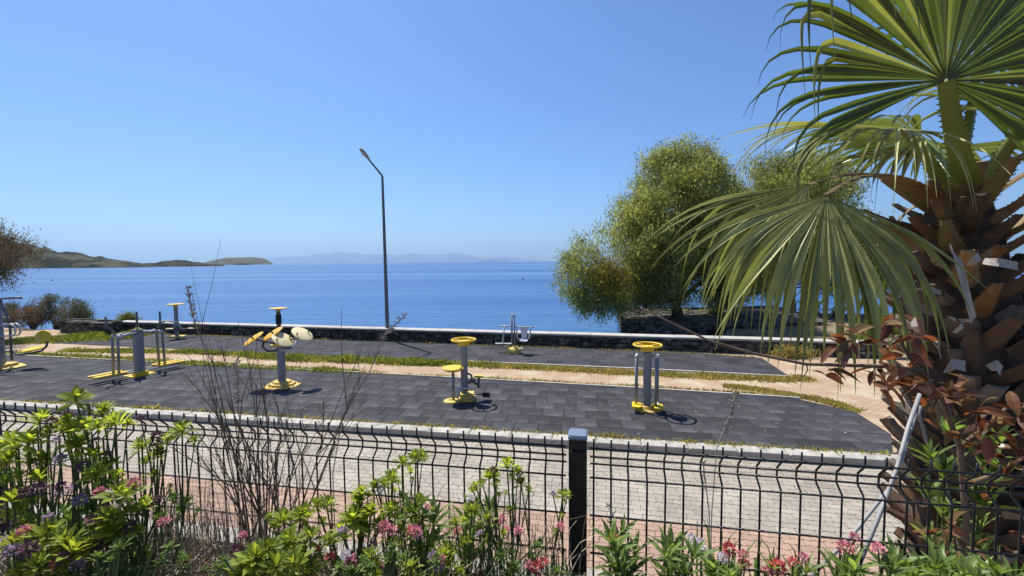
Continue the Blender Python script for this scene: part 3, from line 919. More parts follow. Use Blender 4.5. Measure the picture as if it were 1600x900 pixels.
MB().rrect((0.33, -0.05), 0.20, 0.14, 0.53, 0.57, 0.04).build('pedal', M['yellow'], f_, smooth=True)
m_ = MB(); m_.tube([(0.05, -0.05, 0.14), (0.42, -0.12, 0.14)], 0.014, 8); m_.box((0.50, -0.12, 0.14), (0.17, 0.12, 0.10)); m_.build('foot_pedal', M['black_rubber'], f_)

# (e) four tilted spinning discs
b = gp(441, 603)
e_ = thing('spinning_disc_machine', 'grey post machine carrying two cream and two orange tilted discs', 'exercise machine', b, 0)
MB().rrect((0, 0), 0.19, 0.15, 0.10, 1.06, 0.06, 5).build('column', M['grey_paint'], e_, smooth=True)
m_ = MB()
for rr, z0, z1 in ((0.46, 0.003, 0.03), (0.34, 0.03, 0.09), (0.24, 0.09, 0.14)):
    m_.prism([(rr * math.cos(R(22.5 + 45 * k)), rr * 0.85 * math.sin(R(22.5 + 45 * k))) for k in range(8)], z0, z1, 0.012)
m_.build('base', M['yellow_worn'], e_)
bolts(e_, [(0.36, 0.12), (-0.36, 0.12), (0.36, -0.12), (-0.36, -0.12)], 0.03)
MB().rrect((0, 0), 0.34, 0.20, 1.06, 1.12, 0.04).build('top_plate', M['yellow'], e_, smooth=True)
m_ = MB(); m_.tube([(0.04, -0.05, 0.95), (0.30, -0.08, 0.97), (0.42, -0.06, 1.08), (0.44, 0.0, 1.22)], 0.028, 10); m_.build('arm', M['grey_light'], e_, smooth='all')
m_ = MB(); m_.tube([(-0.04, -0.05, 0.95), (-0.30, -0.08, 0.94), (-0.44, -0.05, 1.04), (-0.44, 0.0, 1.16)], 0.028, 10); m_.build('arm', M['grey_dark'], e_, smooth='all')
def disc(p, nrm, mname, rr=0.275):
    M3 = rot_to(nrm)
    d = MB().lathe([(0.0, -0.025), (rr * 0.9, -0.02), (rr, -0.012), (rr, 0.008), (rr * 0.93, 0.018), (0.0, 0.022)], p, 32, M3).build('disc', M[mname], e_, smooth=True)
    for k in (-1, 1):
        q = Vector(p) + M3 @ Vector((rr * 0.72 * k, 0, 0.022))
        MB().tube([q, q + M3 @ Vector((0, 0, 0.09 if k > 0 else 0.05))], 0.018, 8).build('knob', M['black_rubber'], d, smooth='all')
    q0 = Vector(p) - M3 @ Vector((0, 0, 0.02))
    MB().tube([q0, Vector((0, 0, 1.09)) * 0.55 + q0 * 0.45, (0, 0, 1.09)], 0.022, 8).build('axle', M['grey_dark'], d, smooth='all')
sc_ = 3.2 / 193
def dp(u, v): return Vector(((u - 441) * sc_, 0, (603 - v) * sc_))
disc(dp(448, 528) + Vector((0, -0.10, 0)), (0.57, -0.22, 0.79), 'cream')
disc(dp(474, 521) + Vector((0, 0.06, 0)), (0.55, -0.18, 0.80), 'cream')
disc(dp(400, 527) + Vector((0, -0.04, 0)), (-0.46, -0.33, 0.81), 'orange')
disc(dp(428, 520) + Vector((0, 0.05, 0)), (-0.44, -0.33, 0.82), 'orange')

# (b) air walker
b = gp(219, 586)
w_ = thing('air_walker', 'grey double air walker with upright handles and long yellow footplates', 'exercise machine', b, 0)
A = Vector((0.42, 0.91, 0)).normalized(); B = Vector((-A.y, A.x, 0))
A = Vector((0.40, 0.92, 0)).normalized(); B = Vector((A.y, -A.x, 0))
ra = math.atan2(A.y, A.x)
def wl(a, bb, z): return A * a + B * bb + Vector((0, 0, z))
MB().rrect((0, 0), 0.20, 0.28, 0.03, 1.34, 0.07, 5, ra).build('column', M['grey_paint'], w_, smooth=True)
m_ = MB(); m_.lathe([(0.09, 1.30), (0.08, 1.34), (0.04, 1.40), (0.03, 1.41)], n=16); m_.build('column_cap', M['yellow_worn'], w_, smooth=True)
MB().tube([wl(0, 0, 1.38), wl(0, 0, 1.62), wl(0.0, 0.0, 1.86)], 0.028, 10).build('handle', M['grey_dark'], w_, smooth='all')
m_ = MB(); m_.rrect((0, 0), 0.62, 0.5, 0.003, 0.03, 0.05, 4, ra); m_.rrect((0.1, -0.1), 0.3, 0.26, 0.03, 0.13, 0.03, 4, ra)
m_.build('base', M['yellow'], w_, smooth=True)
for s_, tq in ((-1, 0.72), (1, 0.74)):
    for bb in (-0.14, 0.14):
        top = wl(s_ * tq * 0.75, bb, 1.22)
        lg = MB().tube([wl(s_ * 0.05, bb * 0.9, 1.24), wl(s_ * tq * 0.45, bb, 1.24), wl(s_ * tq * 0.68, bb, 1.22), wl(s_ * tq * 0.75, bb, 1.16), wl(s_ * tq * 0.78, bb, 0.22)], 0.034, 10).build('leg', M['grey_paint'], w_, smooth='all')
        MB().lathe([(0.05, -0.05), (0.05, 0.05)], wl(s_ * tq * 0.68, bb, 1.22), 12, rot_to(B)).build('bearing', M['grey_light'], lg, smooth=True)
        c = wl(s_ * (tq * 0.78 + 0.18 * s_ * s_), bb, 0.0)
        m_ = MB(); m_.rrect((c.x, c.y), 0.72, 0.15, 0.17, 0.19, 0.06, 5, ra); m_.rrect((c.x, c.y), 0.76, 0.17, 0.19, 0.215, 0.07, 5, ra)
        m_.build('footplate', M['yellow'], w_, smooth=True)
        MB().tube([wl(s_ * 0.1, bb, 0.15), wl(s_ * (tq * 0.78 + 0.45), bb, 0.15)], 0.024, 8).build('foot_bar', M['grey_light'], w_, smooth='all')
    hb = wl(s_ * tq * 0.78, 0, 1.2)
    MB().tube([wl(s_ * tq * 0.7, -0.14, 1.22), wl(s_ * tq * 0.76, 0.0, 1.34), wl(s_ * tq * (1.0 if s_ < 0 else 0.8), 0.0, 1.52), wl(s_ * tq * (1.0 if s_ < 0 else 0.8), 0.0, 1.80)], 0.028, 10).build('handle', M['grey_dark'], w_, smooth='all')
MB().tube([wl(0.5, 0.0, 1.44), wl(0.75, 0.05, 1.50), wl(0.95, 0.25, 1.42), wl(1.0, 0.35, 1.2)], 0.026, 8).build('guard_rail', M['grey_paint'], w_, smooth='all')

# (c)/(d) small wheel posts on the strip by the sea wall
def wheel_post(b, label, rz, dark, rails=True):
    c_ = thing('wheel_post_stepper', label, 'exercise machine', b, rz)
    MB().rrect((0, 0), 0.15, 0.13, 0.03, 1.34, 0.05, 5).build('column', M['grey_dark' if dark else 'grey_paint'], c_, smooth=True)
    if dark:
        MB().rrect((0, 0), 0.20, 0.17, 0.85, 1.22, 0.05, 5).build('sleeve', M['black_rubber'], c_, smooth=True)
    w = MB().lathe([(0.06, 1.33), (0.09, 1.40), (0.14, 1.44), (0.30, 1.455), (0.30, 1.475), (0.0, 1.48)], n=26).build('top_disc', M['yellow_worn'], c_, smooth=True)
    MB().torus((0, 0, 1.465), 0.31, 0.018, 30, 8).build('rim', M['yellow_worn'], w, smooth='all')
    m_ = MB(); m_.prism([(0.34 * math.cos(R(22.5 + 45 * k)), 0.28 * math.sin(R(22.5 + 45 * k))) for k in range(8)], 0.003, 0.06, 0.01); m_.build('base', M['yellow_worn'], c_)
    if rails:
        MB().lathe([(0.10, 0.3), (0.13, 0.36), (0.13, 0.46), (0.09, 0.5)], n=14).build('collar', M['grey_dark'], c_, smooth=True)
        MB().tube([(-0.70, -0.30, 0.26), (0, 0, 0.36), (0.60, 0.15, 0.36)], 0.028, 8).build('step_bar', M['grey_dark'], c_, smooth='all')
        for x, y in ((-0.26, -0.05), (0.62, 0.12)):
            MB().rrect((x, y), 0.40, 0.16, 0.37, 0.40, 0.05).build('step_pad', M['cream'], c_, smooth=True)
    return c_
wheel_post(gp(277, 527), 'slim grey post machine with flat yellow top disc and low step bars', R(-6), False)
wheel_post(gp(437, 540), 'dark post machine with flat yellow top disc behind the tilted disc machine', R(20), True, False)

# (g) swing seat frame by the sea wall
b = gp(802, 551)
g_ = thing('swing_seat_machine', 'slim grey twin post machine with pale swing seat on round yellow base', 'exercise machine', b, R(-6))
MB().lathe([(0.27, 0.003), (0.27, 0.06), (0.23, 0.15), (0.12, 0.22), (0.06, 0.24)], n=24).build('base', M['yellow_worn'], g_, smooth=True)
for x in (-0.045, 0.045):
    MB().tube([(x, 0, 0.2), (x, 0, 1.30)], 0.030, 10).build('post', M['grey_paint'], g_, smooth='all')
MB().tube([(-0.045, 0, 1.28), (-0.03, 0, 1.34), (0.03, 0, 1.34), (0.045, 0, 1.28)], 0.030, 10).build('top_bend', M['grey_light'], g_, smooth='all')
MB().tube([(0.13, -0.05, 0.92), (0.15, -0.07, 0.55), (0.22, -0.08, 0.48), (0.50, -0.08, 0.48), (0.58, -0.07, 0.55), (0.62, -0.05, 0.92)], 0.028, 10).build('seat_frame', M['grey_light'], g_, smooth='all')
MB().tube([(0.0, 0, 0.98), (0.13, -0.04, 0.92), (0.62, -0.05, 0.92), (0.74, -0.05, 0.90)], 0.022, 8).build('seat_bar', M['grey_light'], g_, smooth='all')
m_ = MB(); m_.add([(0.26, -0.04, 0.92), (0.53, -0.04, 0.92), (0.48, -0.06, 0.52), (0.31, -0.06, 0.52), (0.26, -0.065, 0.92), (0.53, -0.065, 0.92), (0.48, -0.09, 0.52), (0.31, -0.09, 0.52)], [(0, 1, 2, 3), (7, 6, 5, 4), (0, 4, 5, 1), (1, 5, 6, 2), (2, 6, 7, 3), (3, 7, 4, 0)])
m_.build('backrest', M['seat_pale'], g_)
m_ = MB(); m_.rrect((0.40, -0.26), 0.26, 0.36, 0.47, 0.50, 0.05); m_.build('seat', M['seat_pale'], g_, smooth=True)
MB().tube([(-0.03, 0, 0.94), (-0.48, 0, 0.94)], 0.024, 8).build('handle_bar', M['grey_light'], g_, smooth='all')
MB().tube([(-0.30, 0, 0.94), (-0.38, 0, 0.34)], 0.024, 8).build('hanger', M['grey_light'], g_, smooth='all')
MB().rrect((-0.34, 0), 0.60, 0.14, 0.30, 0.33, 0.03).build('foot_bar', M['grey_light'], g_, smooth=True)
MB().box((0.28, -0.05, 0.15), (0.12, 0.10, 0.05)).build('stop_block', M['cream'], g_)

# (a) seated press at the left edge
b = gp(-4, 575)
a_ = thing('seated_press_machine', 'thick grey post machine with hanging yellow seat and round yellow backrest', 'exercise machine', b, 0)
MB().rrect((0, 0), 0.40, 0.30, 0.03, 2.02, 0.12, 6).build('column', M['grey_paint'], a_, smooth=True)
MB().lathe([(0.21, 2.02), (0.19, 2.06), (0.08, 2.10), (0.0, 2.11)], n=20).build('column_cap', M['grey_light'], a_, smooth=True)
m_ = MB(); m_.prism([(0.78 * math.cos(R(22.5 + 45 * k)), 0.5 * math.sin(R(22.5 + 45 * k))) for k in range(8)], 0.003, 0.05, 0.012); m_.rrect((0.1, 0), 0.7, 0.5, 0.05, 0.14, 0.08); m_.build('base', M['yellow_worn'], a_, smooth=True)
sc_ = 3.2 / 161
def ap(u, v, y=0.0): return Vector(((u + 4) * sc_, y, (575 - v) * sc_))
m_ = MB(); m_.tube([ap(20, 563), ap(21, 510), ap(17, 490), ap(10, 474), ap(10, 465), ap(26, 464), ap(42, 463.5), ap(42, 466)], 0.034, 10); m_.build('swing_post', M['grey_dark'], a_, smooth='all')
for y in (-0.08, 0.06):
    m_ = MB(); m_.tube([ap(2, 506, y), ap(28, 505, y), ap(33, 509, y), ap(33.5, 518, y), ap(30, 523, y), ap(2, 524, y)], 0.026, 8); m_.build('handle', M['grey_light'], a_, smooth='all')
for v in (495, 548):
    m_ = MB(); m_.tube([ap(0, v), ap(21, v)], 0.028, 8); m_.build('link_bar', M['grey_paint'], a_, smooth='all')
m_ = MB(); m_.tube([ap(21, 543), ap(25, 552), ap(32, 554), ap(52, 552), ap(68, 548), ap(76, 541), ap(79, 532)], 0.032, 10); m_.build('seat_arm', M['grey_dark'], a_, smooth='all')
m_ = MB(); c = ap(54, 546); m_.lathe([(0.0, -0.03), (0.22, -0.02), (0.27, 0.01), (0.25, 0.035), (0.0, 0.025)], c, 22, rot_to((-0.1, -0.15, 1)).to_3x3()); m_.build('seat', M['yellow'], a_, smooth=True)
m_ = MB(); c = ap(72, 526); m_.lathe([(0.0, -0.03), (0.18, -0.02), (0.215, 0.01), (0.2, 0.035), (0.0, 0.02)], c, 22, rot_to((0.22, -0.90, 0.32)).to_3x3()); m_.build('backrest', M['yellow'], a_, smooth=True)

# ================================================================== RIGHT SHORE: pole, jetty, white slabs
pb = gp(1327, 549, LAND_Z)
pr_ = thing('flag_pole', 'slim bare galvanised pole beside the palm fronds', 'pole', pb)
MB().tube([(0, 0, 0), (0, 0, 2.6)], 0.042, 12).build('shaft', M['galv'], pr_, smooth='all')
MB().lathe([(0.05, 2.59), (0.05, 2.62), (0.0, 2.66)], n=12).build('cap', M['galv'], pr_, smooth='all')
MB().box((0, 0, 0.01), (0.2, 0.2, 0.02)).build('base_plate', M['galv'], pr_)

# wooden jetty of grey planks beyond the wall
j0 = at(1196, 532, 22.0); j0.z = 0
jx = Vector((1, 0.10, 0)).normalized(); jy = Vector((-jx.y, jx.x, 0))
jt = thing('wooden_jetty', 'weathered grey plank jetty stepping out to the water beside the quay', 'jetty', j0)
for i in range(12):
    m_ = MB(); m_.box((0, 0, 0), (3.6, 0.30, 0.05)); o = m_.build('plank', M['wood_grey'], jt)
    o.location = jx * 1.7 + jy * (0.36 * i) + Vector((0, 0, 0.02 + (0.035 * i)))
    o.rotation_euler = (0.0, random.uniform(-.01, .01), math.atan2(jx.y, jx.x) + random.uniform(-.01, .01))
for i in (0, 1):
    m_ = MB(); m_.box((0, 0, 0), (0.12, 4.2, 0.12), Matrix.Rotation(0.095, 3, 'X')); o = m_.build('beam', M['wood_grey'], jt)
    o.location = jx * (0.5 + 2.4 * i) + jy * 1.9 + Vector((0, 0, 0.11)); o.rotation_euler.z = math.atan2(jx.y, jx.x)
for i in range(6):
    m_ = MB(); m_.tube([(0, 0, -1.6), (0, 0, 0.02 + 0.37 * 0.3 * (i % 3))], 0.07, 8); o = m_.build('pile', M['wood_grey'], jt, smooth='all')
    o.location = jx * (0.5 + 2.4 * (i // 3)) + jy * (0.2 + 1.8 * (i % 3))
# pale bench slabs on the quay
def slab_table(u, v, y, w, label):
    p = at(u, v, y)
    r_ = thing('slab_table', label, 'table', (p.x, p.y, 0.0), 0.08, 'pale tables on the quay')
    MB().box((0, 0, p.z), (w, 0.9, 0.06)).build('table_top', M['white_paint'], r_)
    for sx in (-1, 1):
        MB().box((sx * w * 0.38, 0, (p.z - 0.4) / 2 - 0.0), (0.12, 0.7, p.z + 0.4 - 0.06)).build('leg', M['wood_grey'], r_)
slab_table(1255, 471, 27, 2.0, 'long white slab table standing farthest out past the plank jetty')
slab_table(1285, 484, 25, 2.6, 'low white slab table beside the plank jetty')
slab_table(1390, 478, 24, 1.6, 'small white slab table behind the palm trunk')

# buoys
for (u, v, lab, s) in ((817, 436.5, 'small dark mooring buoy alone on open water', 0.22), (81, 438.5, 'tiny dark buoy floating below the headland', 0.2), (817, 436.5, None, 0)):
    if not lab: continue
    p = gp(u, v, SEA_Z)
    r_ = thing('mooring_buoy', lab, 'buoy', p)
    MB().lathe([(0.0, -s), (s * 0.8, -s * 0.6), (s, 0), (s * 0.8, s * 0.6), (s * 0.2, s), (0, s)], (0, 0, s * 0.4), 12).build('float', M['buoy'], r_, smooth='all')
    MB().tube([(0, 0, s * 1.3), (0, 0, s * 2.1)], 0.03, 6).build('top_ring', M['white_paint'], r_)

# ================================================================== TREES
def foliage_np(lobes, n_clump, per, leaf, spread, droop, seed, noise_scale=0.45, thr=-0.15, surf=0.55):
    rng = np.random.default_rng(seed)
    vol = np.array([l[1] * l[2] * l[3] for l in lobes]); vol = vol ** 0.8
    vol /= vol.sum()
    C = []
    tries = 0
    while len(C) < n_clump and tries < n_clump * 12:
        tries += 1
        k = rng.choice(len(lobes), p=vol)
        c, rx, ry, rz = lobes[k][:4]
        d = rng.normal(size=3); d /= np.linalg.norm(d)
        rad = surf + (1 - surf) * rng.random() if rng.random() < 0.8 else rng.random() * surf
        p = np.array(c) + d * np.array([rx, ry, rz]) * rad
        nn = noise.noise((p[0] * noise_scale, p[1] * noise_scale, p[2] * noise_scale + seed))
        if nn < thr: continue
        C.append(p)
    C = np.array(C)
    N = len(C) * per
    base = np.repeat(C, per, axis=0)
    g = rng.normal(size=(N, 3)) * spread
    g[:, 2] = g[:, 2] * 1.0 - np.abs(rng.normal(size=N)) * droop
    P = base + g
    ax = rng.normal(size=(N, 3)) * 0.55; ax[:, 2] -= 0.75
    ax /= np.linalg.norm(ax, axis=1)[:, None]
    sd = np.cross(ax, rng.normal(size=(N, 3))); sd /= np.linalg.norm(sd, axis=1)[:, None]
    ln = leaf[0] * (0.6 + 0.8 * rng.random(N))[:, None]; wd = leaf[1] * (0.6 + 0.8 * rng.random(N))[:, None]
    V = np.stack([P - ax * ln / 2, P + sd * wd / 2, P + ax * ln / 2, P - sd * wd / 2], axis=1).reshape(-1, 3)
    return V, C
def quads_obj(name, V, m, parent, off):
    n = len(V) // 4
    me = bpy.data.meshes.new(name)
    me.vertices.add(len(V)); me.vertices.foreach_set('co', (V - np.array(off)).astype(np.float32).ravel())
    me.loops.add(n * 4); me.loops.foreach_set('vertex_index', np.arange(n * 4, dtype=np.int32))
    me.polygons.add(n); me.polygons.foreach_set('loop_start', np.arange(0, n * 4, 4, dtype=np.int32))
    me.update(calc_edges=True)
    me.materials.append(m)
    o = bpy.data.objects.new(name, me); col.objects.link(o)
    if parent: o.parent = parent
    return o
def lobe_px(u, v, ru, rv, y, ry=None):
    p = at(u, v, y); k = y / F
    return ((p.x, p.y, p.z), ru * k, (ry if ry else ru * k * 0.9), rv * k)
def limbs(tr, base, C, seed, r0, n=26, h0=1.0, top=None, fork=None):
    rng = random.Random(seed)
    fork = fork or (base + Vector((0.1, 0, h0)))
    m_ = MB()
    pts = []
    for i in range(7):
        t = i / 6
        pts.append(base.lerp(fork, t) + Vector((0.12 * math.sin(t * 5 + seed), 0.1 * math.cos(t * 4 + seed), 0)) * (1 if 0 < i else 0))
    m_.tube(pts, [r0 * (1.25 - 0.45 * i / 6) * rng.uniform(.92, 1.08) for i in range(7)], 12)
    m_.build('trunk', M['bark_dark'], tr, smooth='all', off=base)
    st = pts[-1]
    idx = rng.sample(range(len(C)), min(n, len(C)))
    for q in idx:
        e = Vector(C[q])
        m_ = MB()
        s0 = pts[rng.choice([4, 5, 6])]
        mid1 = s0.lerp(e, 0.35) + Vector((rng.uniform(-.3, .3), rng.uniform(-.3, .3), rng.uniform(0.1, .5)))
        mid2 = s0.lerp(e, 0.7) + Vector((rng.uniform(-.25, .25), rng.uniform(-.25, .25), rng.uniform(0, .4)))
        m_.tube([s0, mid1, mid2, e], [r0 * 0.36, r0 * 0.22, r0 * 0.12, 0.012], 6)
        m_.build('limb', M['bark_dark'], tr, smooth='all', off=base)

# big tamarisk on the quay
Y1 = 24.0
lobes = [lobe_px(1058, 325, 92, 100, Y1), lobe_px(1030, 380, 95, 95, Y1 - 0.6), lobe_px(925, 428, 54, 62, Y1 - 0.5), lobe_px(985, 432, 62, 52, Y1 - 1.2),
         lobe_px(1105, 390, 70, 90, Y1 + 0.6), lobe_px(1070, 262, 62, 40, Y1 + .3), lobe_px(1150, 420, 60, 60, Y1 + .2)]
tb = at(1056, 512, 23.6); tb = Vector((tb.x, tb.y, 0.02))
t1 = thing('tamarisk_tree', 'large feathery green tamarisk tree standing on the stone quay', 'tree', tb, 0, 'tamarisk trees')
V, C = foliage_np(lobes, 1050, 170, (0.20, 0.042), 0.27, 0.2, 3, thr=-0.22)
quads_obj('crown', V, M['tamarisk'], t1, tb)
V, _ = foliage_np([lobe_px(958, 425, 26, 24, Y1 - 2.2)], 28, 130, (0.20, 0.034), 0.26, 0.2, 5, thr=-1)
quads_obj('yellowing_spray', V, M['tamarisk_yellow'], t1, tb)
limbs(t1, tb, C, 2, 0.27, 30, 1.3, fork=at(1062, 462, 23.8))
# hanging fringe
V, _ = foliage_np([lobe_px(915, 462, 44, 16, Y1 - 0.6), lobe_px(975, 468, 60, 14, Y1 - 1), lobe_px(925, 478, 26, 12, Y1 - .8), lobe_px(1030, 462, 50, 14, Y1 - .9)], 90, 70, (0.22, 0.036), 0.16, 0.34, 8, thr=-0.3)
quads_obj('hanging_spray', V, M['tamarisk'], t1, tb)

Y2 = 28.0
lobes = [lobe_px(1235, 320, 95, 85, Y2), lobe_px(1190, 390, 70, 70, Y2 - 0.5), lobe_px(1290, 385, 90, 70, Y2 + .5), lobe_px(1270, 275, 60, 42, Y2), lobe_px(1370, 400, 70, 50, Y2 + 1), lobe_px(1180, 300, 45, 50, Y2)]
tb = at(1112, 508, 24.6); tb = Vector((tb.x + 0.3, tb.y + .6, 0.02))
t2 = thing('tamarisk_tree', 'second tamarisk with leaning trunk seen through the drooping palm frond', 'tree', tb, 0, 'tamarisk trees')
V, C = foliage_np(lobes, 1000, 150, (0.22, 0.046), 0.32, 0.22, 13, thr=-0.22)
quads_obj('crown', V, M['tamarisk'], t2, tb)
limbs(t2, tb, C, 5, 0.24, 26, 1.6, fork=at(1150, 455, 26))

Y3 = 19.0
lobes = [lobe_px(-25, 395, 62, 46, Y3), lobe_px(-90, 380, 70, 70, Y3 + 1), lobe_px(-140, 420, 80, 60, Y3), lobe_px(-40, 420, 40, 26, Y3 - .5)]
tb = gp(-125, 530, LAND_Z)
t3 = thing('tamarisk_tree', 'dry olive brown tamarisk whose sprays reach in over the headland', 'tree', tb, 0, 'tamarisk trees')
V, C = foliage_np(lobes, 300, 130, (0.17, 0.03), 0.24, 0.2, 23)
quads_obj('crown', V, M['tamarisk_dry'], t3, tb)
limbs(t3, tb, C, 9, 0.22, 18, 1.6)

# shrubs at the left behind the court
def shrub(u, v, wpx, hpx, label, m, seed, y=None, tall=False, name='shore_shrub'):
    b = gp(u, v, LAND_Z)
    k = b.y / F
    r_ = thing(name, label, 'shrub', b)
    c = (b.x, b.y, b.z + hpx * k * 0.5)
    V, C = foliage_np([(c, wpx * k / 2, wpx * k / 2 * 0.8, hpx * k / 2)], int(40 + wpx * 0.7), 60, (0.10, 0.03), 0.11, 0.02, seed, 1.2, -0.1, 0.4)
    quads_obj('foliage', V, m, r_, b)
    rng = random.Random(seed)
    m_ = MB()
    for i in range(26):
        e = Vector(C[rng.randrange(len(C))]) + Vector((rng.uniform(-.1, .1), rng.uniform(-.1, .1), rng.uniform(0, .25)))
        m_.tube([b + Vector((rng.uniform(-.1, .1), rng.uniform(-.1, .1), 0)), b.lerp(e, 0.5) + Vector((rng.uniform(-.1, .1), 0, rng.uniform(0, .15))), e], [0.02, 0.013, 0.005], 5)
    m_.build('stem', M['twig'], r_, off=b)
shrub(52, 517, 66, 54, 'rounded dry brown shrub beside the seated press machine', M['bush_dry'], 31)
shrub(90, 515, 50, 58, 'upright grey green shrub next to the dry brown shrub', M['bush'], 32)
shrub(124, 517, 50, 52, 'sparse leafy shrub growing behind the broken stone wall', M['bush'], 33)
shrub(22, 512, 36, 40, 'grey green shrub behind the swing post of the press machine', M['bush'], 34)
shrub(203, 516, 30, 26, 'small yellow green shrub at the left end of the sea wall', M['grass'], 35)
shrub(1372, 524, 60, 34, 'low green shrub by the pole on the right shore', M['grass'], 36)
shrub(1240, 566, 70, 22, 'low weedy shrub at the corner where the far mat ends', M['grass_dry'], 37)

# ================================================================== GRASS (uncountable)
def grass_patch(name, spine, width, n, hgt, m, seed, label, z=-0.012):
    rng = np.random.default_rng(seed)
    P = np.array([[p.x, p.y] for p in spine]); seg = np.diff(P, axis=0); ln = np.hypot(seg[:, 0], seg[:, 1]); cum = np.concatenate([[0], np.cumsum(ln)])
    t = rng.random(n) * cum[-1]
    # clump it
    keep = np.array([noise.noise((tt * 0.9, seed, 0)) + 0.5 * noise.noise((tt * 3.1, seed, 2)) for tt in t]) > (rng.random(n) - 0.75)
    t = t[keep]; n = len(t)
    i = np.clip(np.searchsorted(cum, t) - 1, 0, len(seg) - 1)
    f = ((t - cum[i]) / ln[i])[:, None]
    d = seg[i] / ln[i][:, None]; nr = np.stack([-d[:, 1], d[:, 0]], 1)
    wv = width * (1 + 0.5 * np.array([noise.noise((tt * 0.7, 9, seed)) for tt in t]))
    xy = P[i] + seg[i] * f + nr * (np.clip(rng.normal(size=n) * 0.4, -1, 1) * wv / 2)[:, None]
    hh = hgt * (0.35 + 0.9 * rng.random(n)) * (0.7 + 0.6 * np.array([noise.noise((tt * 1.3, 3, seed)) for tt in t]))
    hh = np.maximum(hh, hgt * 0.2)
    a = rng.random(n) * 6.283; w = 0.008 + 0.012 * rng.random(n)
    lean = rng.normal(size=(n, 2)) * 0.5 * hh[:, None]
    b0 = np.stack([xy[:, 0] - np.cos(a) * w, xy[:, 1] - np.sin(a) * w, np.full(n, z)], 1)
    b1 = np.stack([xy[:, 0] + np.cos(a) * w, xy[:, 1] + np.sin(a) * w, np.full(n, z)], 1)
    m1 = np.stack([xy[:, 0] + lean[:, 0] * .4 + np.cos(a) * w, xy[:, 1] + lean[:, 1] * .4 + np.sin(a) * w, z + hh * 0.6], 1)
    tp = np.stack([xy[:, 0] + lean[:, 0], xy[:, 1] + lean[:, 1], z + hh], 1)
    V = np.stack([b0, b1, m1, tp], 1).reshape(-1, 3)
    o = quads_obj(name, V, m, None, (0, 0, 0))
    tag(o, label, 'grass', kind='stuff')
G = lambda *a: [gp(u, v) for u, v in a]
grass_patch('grass_strip', G((100, 548), (300, 550), (420, 557), (560, 563), (720, 569), (780, 572)), 0.75, 16000, 0.15, M['grass'], 41, 'green grass strip between the path and the far rubber mat')
grass_patch('grass_strip', G((400, 558), (480, 562), (600, 566), (700, 570)), 0.75, 8000, 0.2, M['grass'], 45, 'lush green grass clumps along the middle of the path')
grass_patch('dry_grass_strip', G((760, 571), (900, 578), (1050, 586), (1240, 594), (1260, 590)), 0.7, 14000, 0.11, M['grass_dry'], 42, 'dry yellow grass strip between the path and the far rubber mat')
grass_patch('path_edge_grass', G((-60, 548), (100, 556), (280, 567), (420, 575), (560, 581)), 0.55, 9000, 0.14, M['grass'], 43, 'grass fringe between the path and the left half of the tiled mat')
grass_patch('path_edge_weeds', G((560, 582), (800, 594), (1000, 604), (1180, 616), (1260, 622), (1345, 645)), 0.22, 3500, 0.10, M['grass_dry'], 44, 'dry weeds along the right half of the tiled mat')
grass_patch('corner_grass', G((1130, 602), (1200, 610), (1300, 628), (1345, 642)), 0.5, 5000, 0.07, M['grass_dry'], 48, 'yellow grass at the right corner of the tiled mat')
grass_patch('kerb_weeds', G((0, 626), (300, 642), (700, 668), (1000, 687), (1390, 711)), 0.16, 2600, 0.09, M['grass_dry'], 46, 'dry weeds rooted along the kerb of the tiled mat', z=0)
grass_patch('shore_grass', G((10, 535), (90, 530), (150, 528), (230, 524)), 2.2, 22000, 0.26, M['grass'], 47, 'rough green grass around the shrubs at the left shore', z=-0.05)
grass_patch('wall_foot_weeds', G((205, 520), (350, 525.5), (600, 533.5), (900, 545), (1080, 552), (1180, 559)), 0.16, 3500, 0.10, M['grass_dry'], 49, 'dry weeds along the foot of the sea wall')
grass_patch('right_shore_grass', G((1330, 520), (1400, 524), (1470, 528)), 3.0, 9000, 0.2, M['grass'], 50, 'green grass on the right shore behind the pole', z=-0.12)

# ================================================================== PALM
PALM_Y = 2.9
pb = at(1535, 600, PALM_Y); PB = Vector((pb.x, pb.y, PAVE_Z))
palm = thing('fan_palm', 'fan palm with shaggy brown trunk and drooping split fronds behind the fence', 'palm tree', PB)
CR = at(1497, 318, PALM_Y)                       # crown heart
# planting pit with soil at its foot
m_ = MB(); m_.lathe([(0.95, LAND_Z), (0.95, PAVE_Z + 0.02), (0.9, PAVE_Z + 0.05), (0.0, PAVE_Z + 0.09)], (PB.x, PB.y, 0), 28)
tag(m_.build('planting_pit', M['soil'], smooth=True), kind='structure')

def trunk_c(z):
    t = (z - PB.z) / (CR.z - PB.z)
    return Vector((PB.x + (CR.x - PB.x) * t ** 1.6, PB.y + (CR.y - PB.y) * t, z))
zs = [PB.z + (CR.z - PB.z) * i / 24 for i in range(25)]
m_ = MB(); vs = []; NS = 22
for z in zs:
    c = trunk_c(z); t = (z - PB.z) / (CR.z - PB.z)
    r0 = 0.28 - 0.03 * t - (0.10 * max(0, (t - 0.85) / 0.15)) + 0.08 * max(0, 0.12 - t) / 0.12
    for j in range(NS):
        a = 2 * math.pi * j / NS
        r = r0 * (1 + 0.10 * noise.noise((math.cos(a) * 2, math.sin(a) * 2, z * 5)))
        vs.append(c + Vector((r * math.cos(a), r * math.sin(a), 0)))
m_.add(vs, [(i * NS + j, i * NS + (j + 1) % NS, (i + 1) * NS + (j + 1) % NS, (i + 1) * NS + j) for i in range(len(zs) - 1) for j in range(NS)] + [tuple((len(zs) - 1) * NS + j for j in range(NS))])
m_.build('trunk', M['palm_trunk'], palm, smooth='all', off=PB)

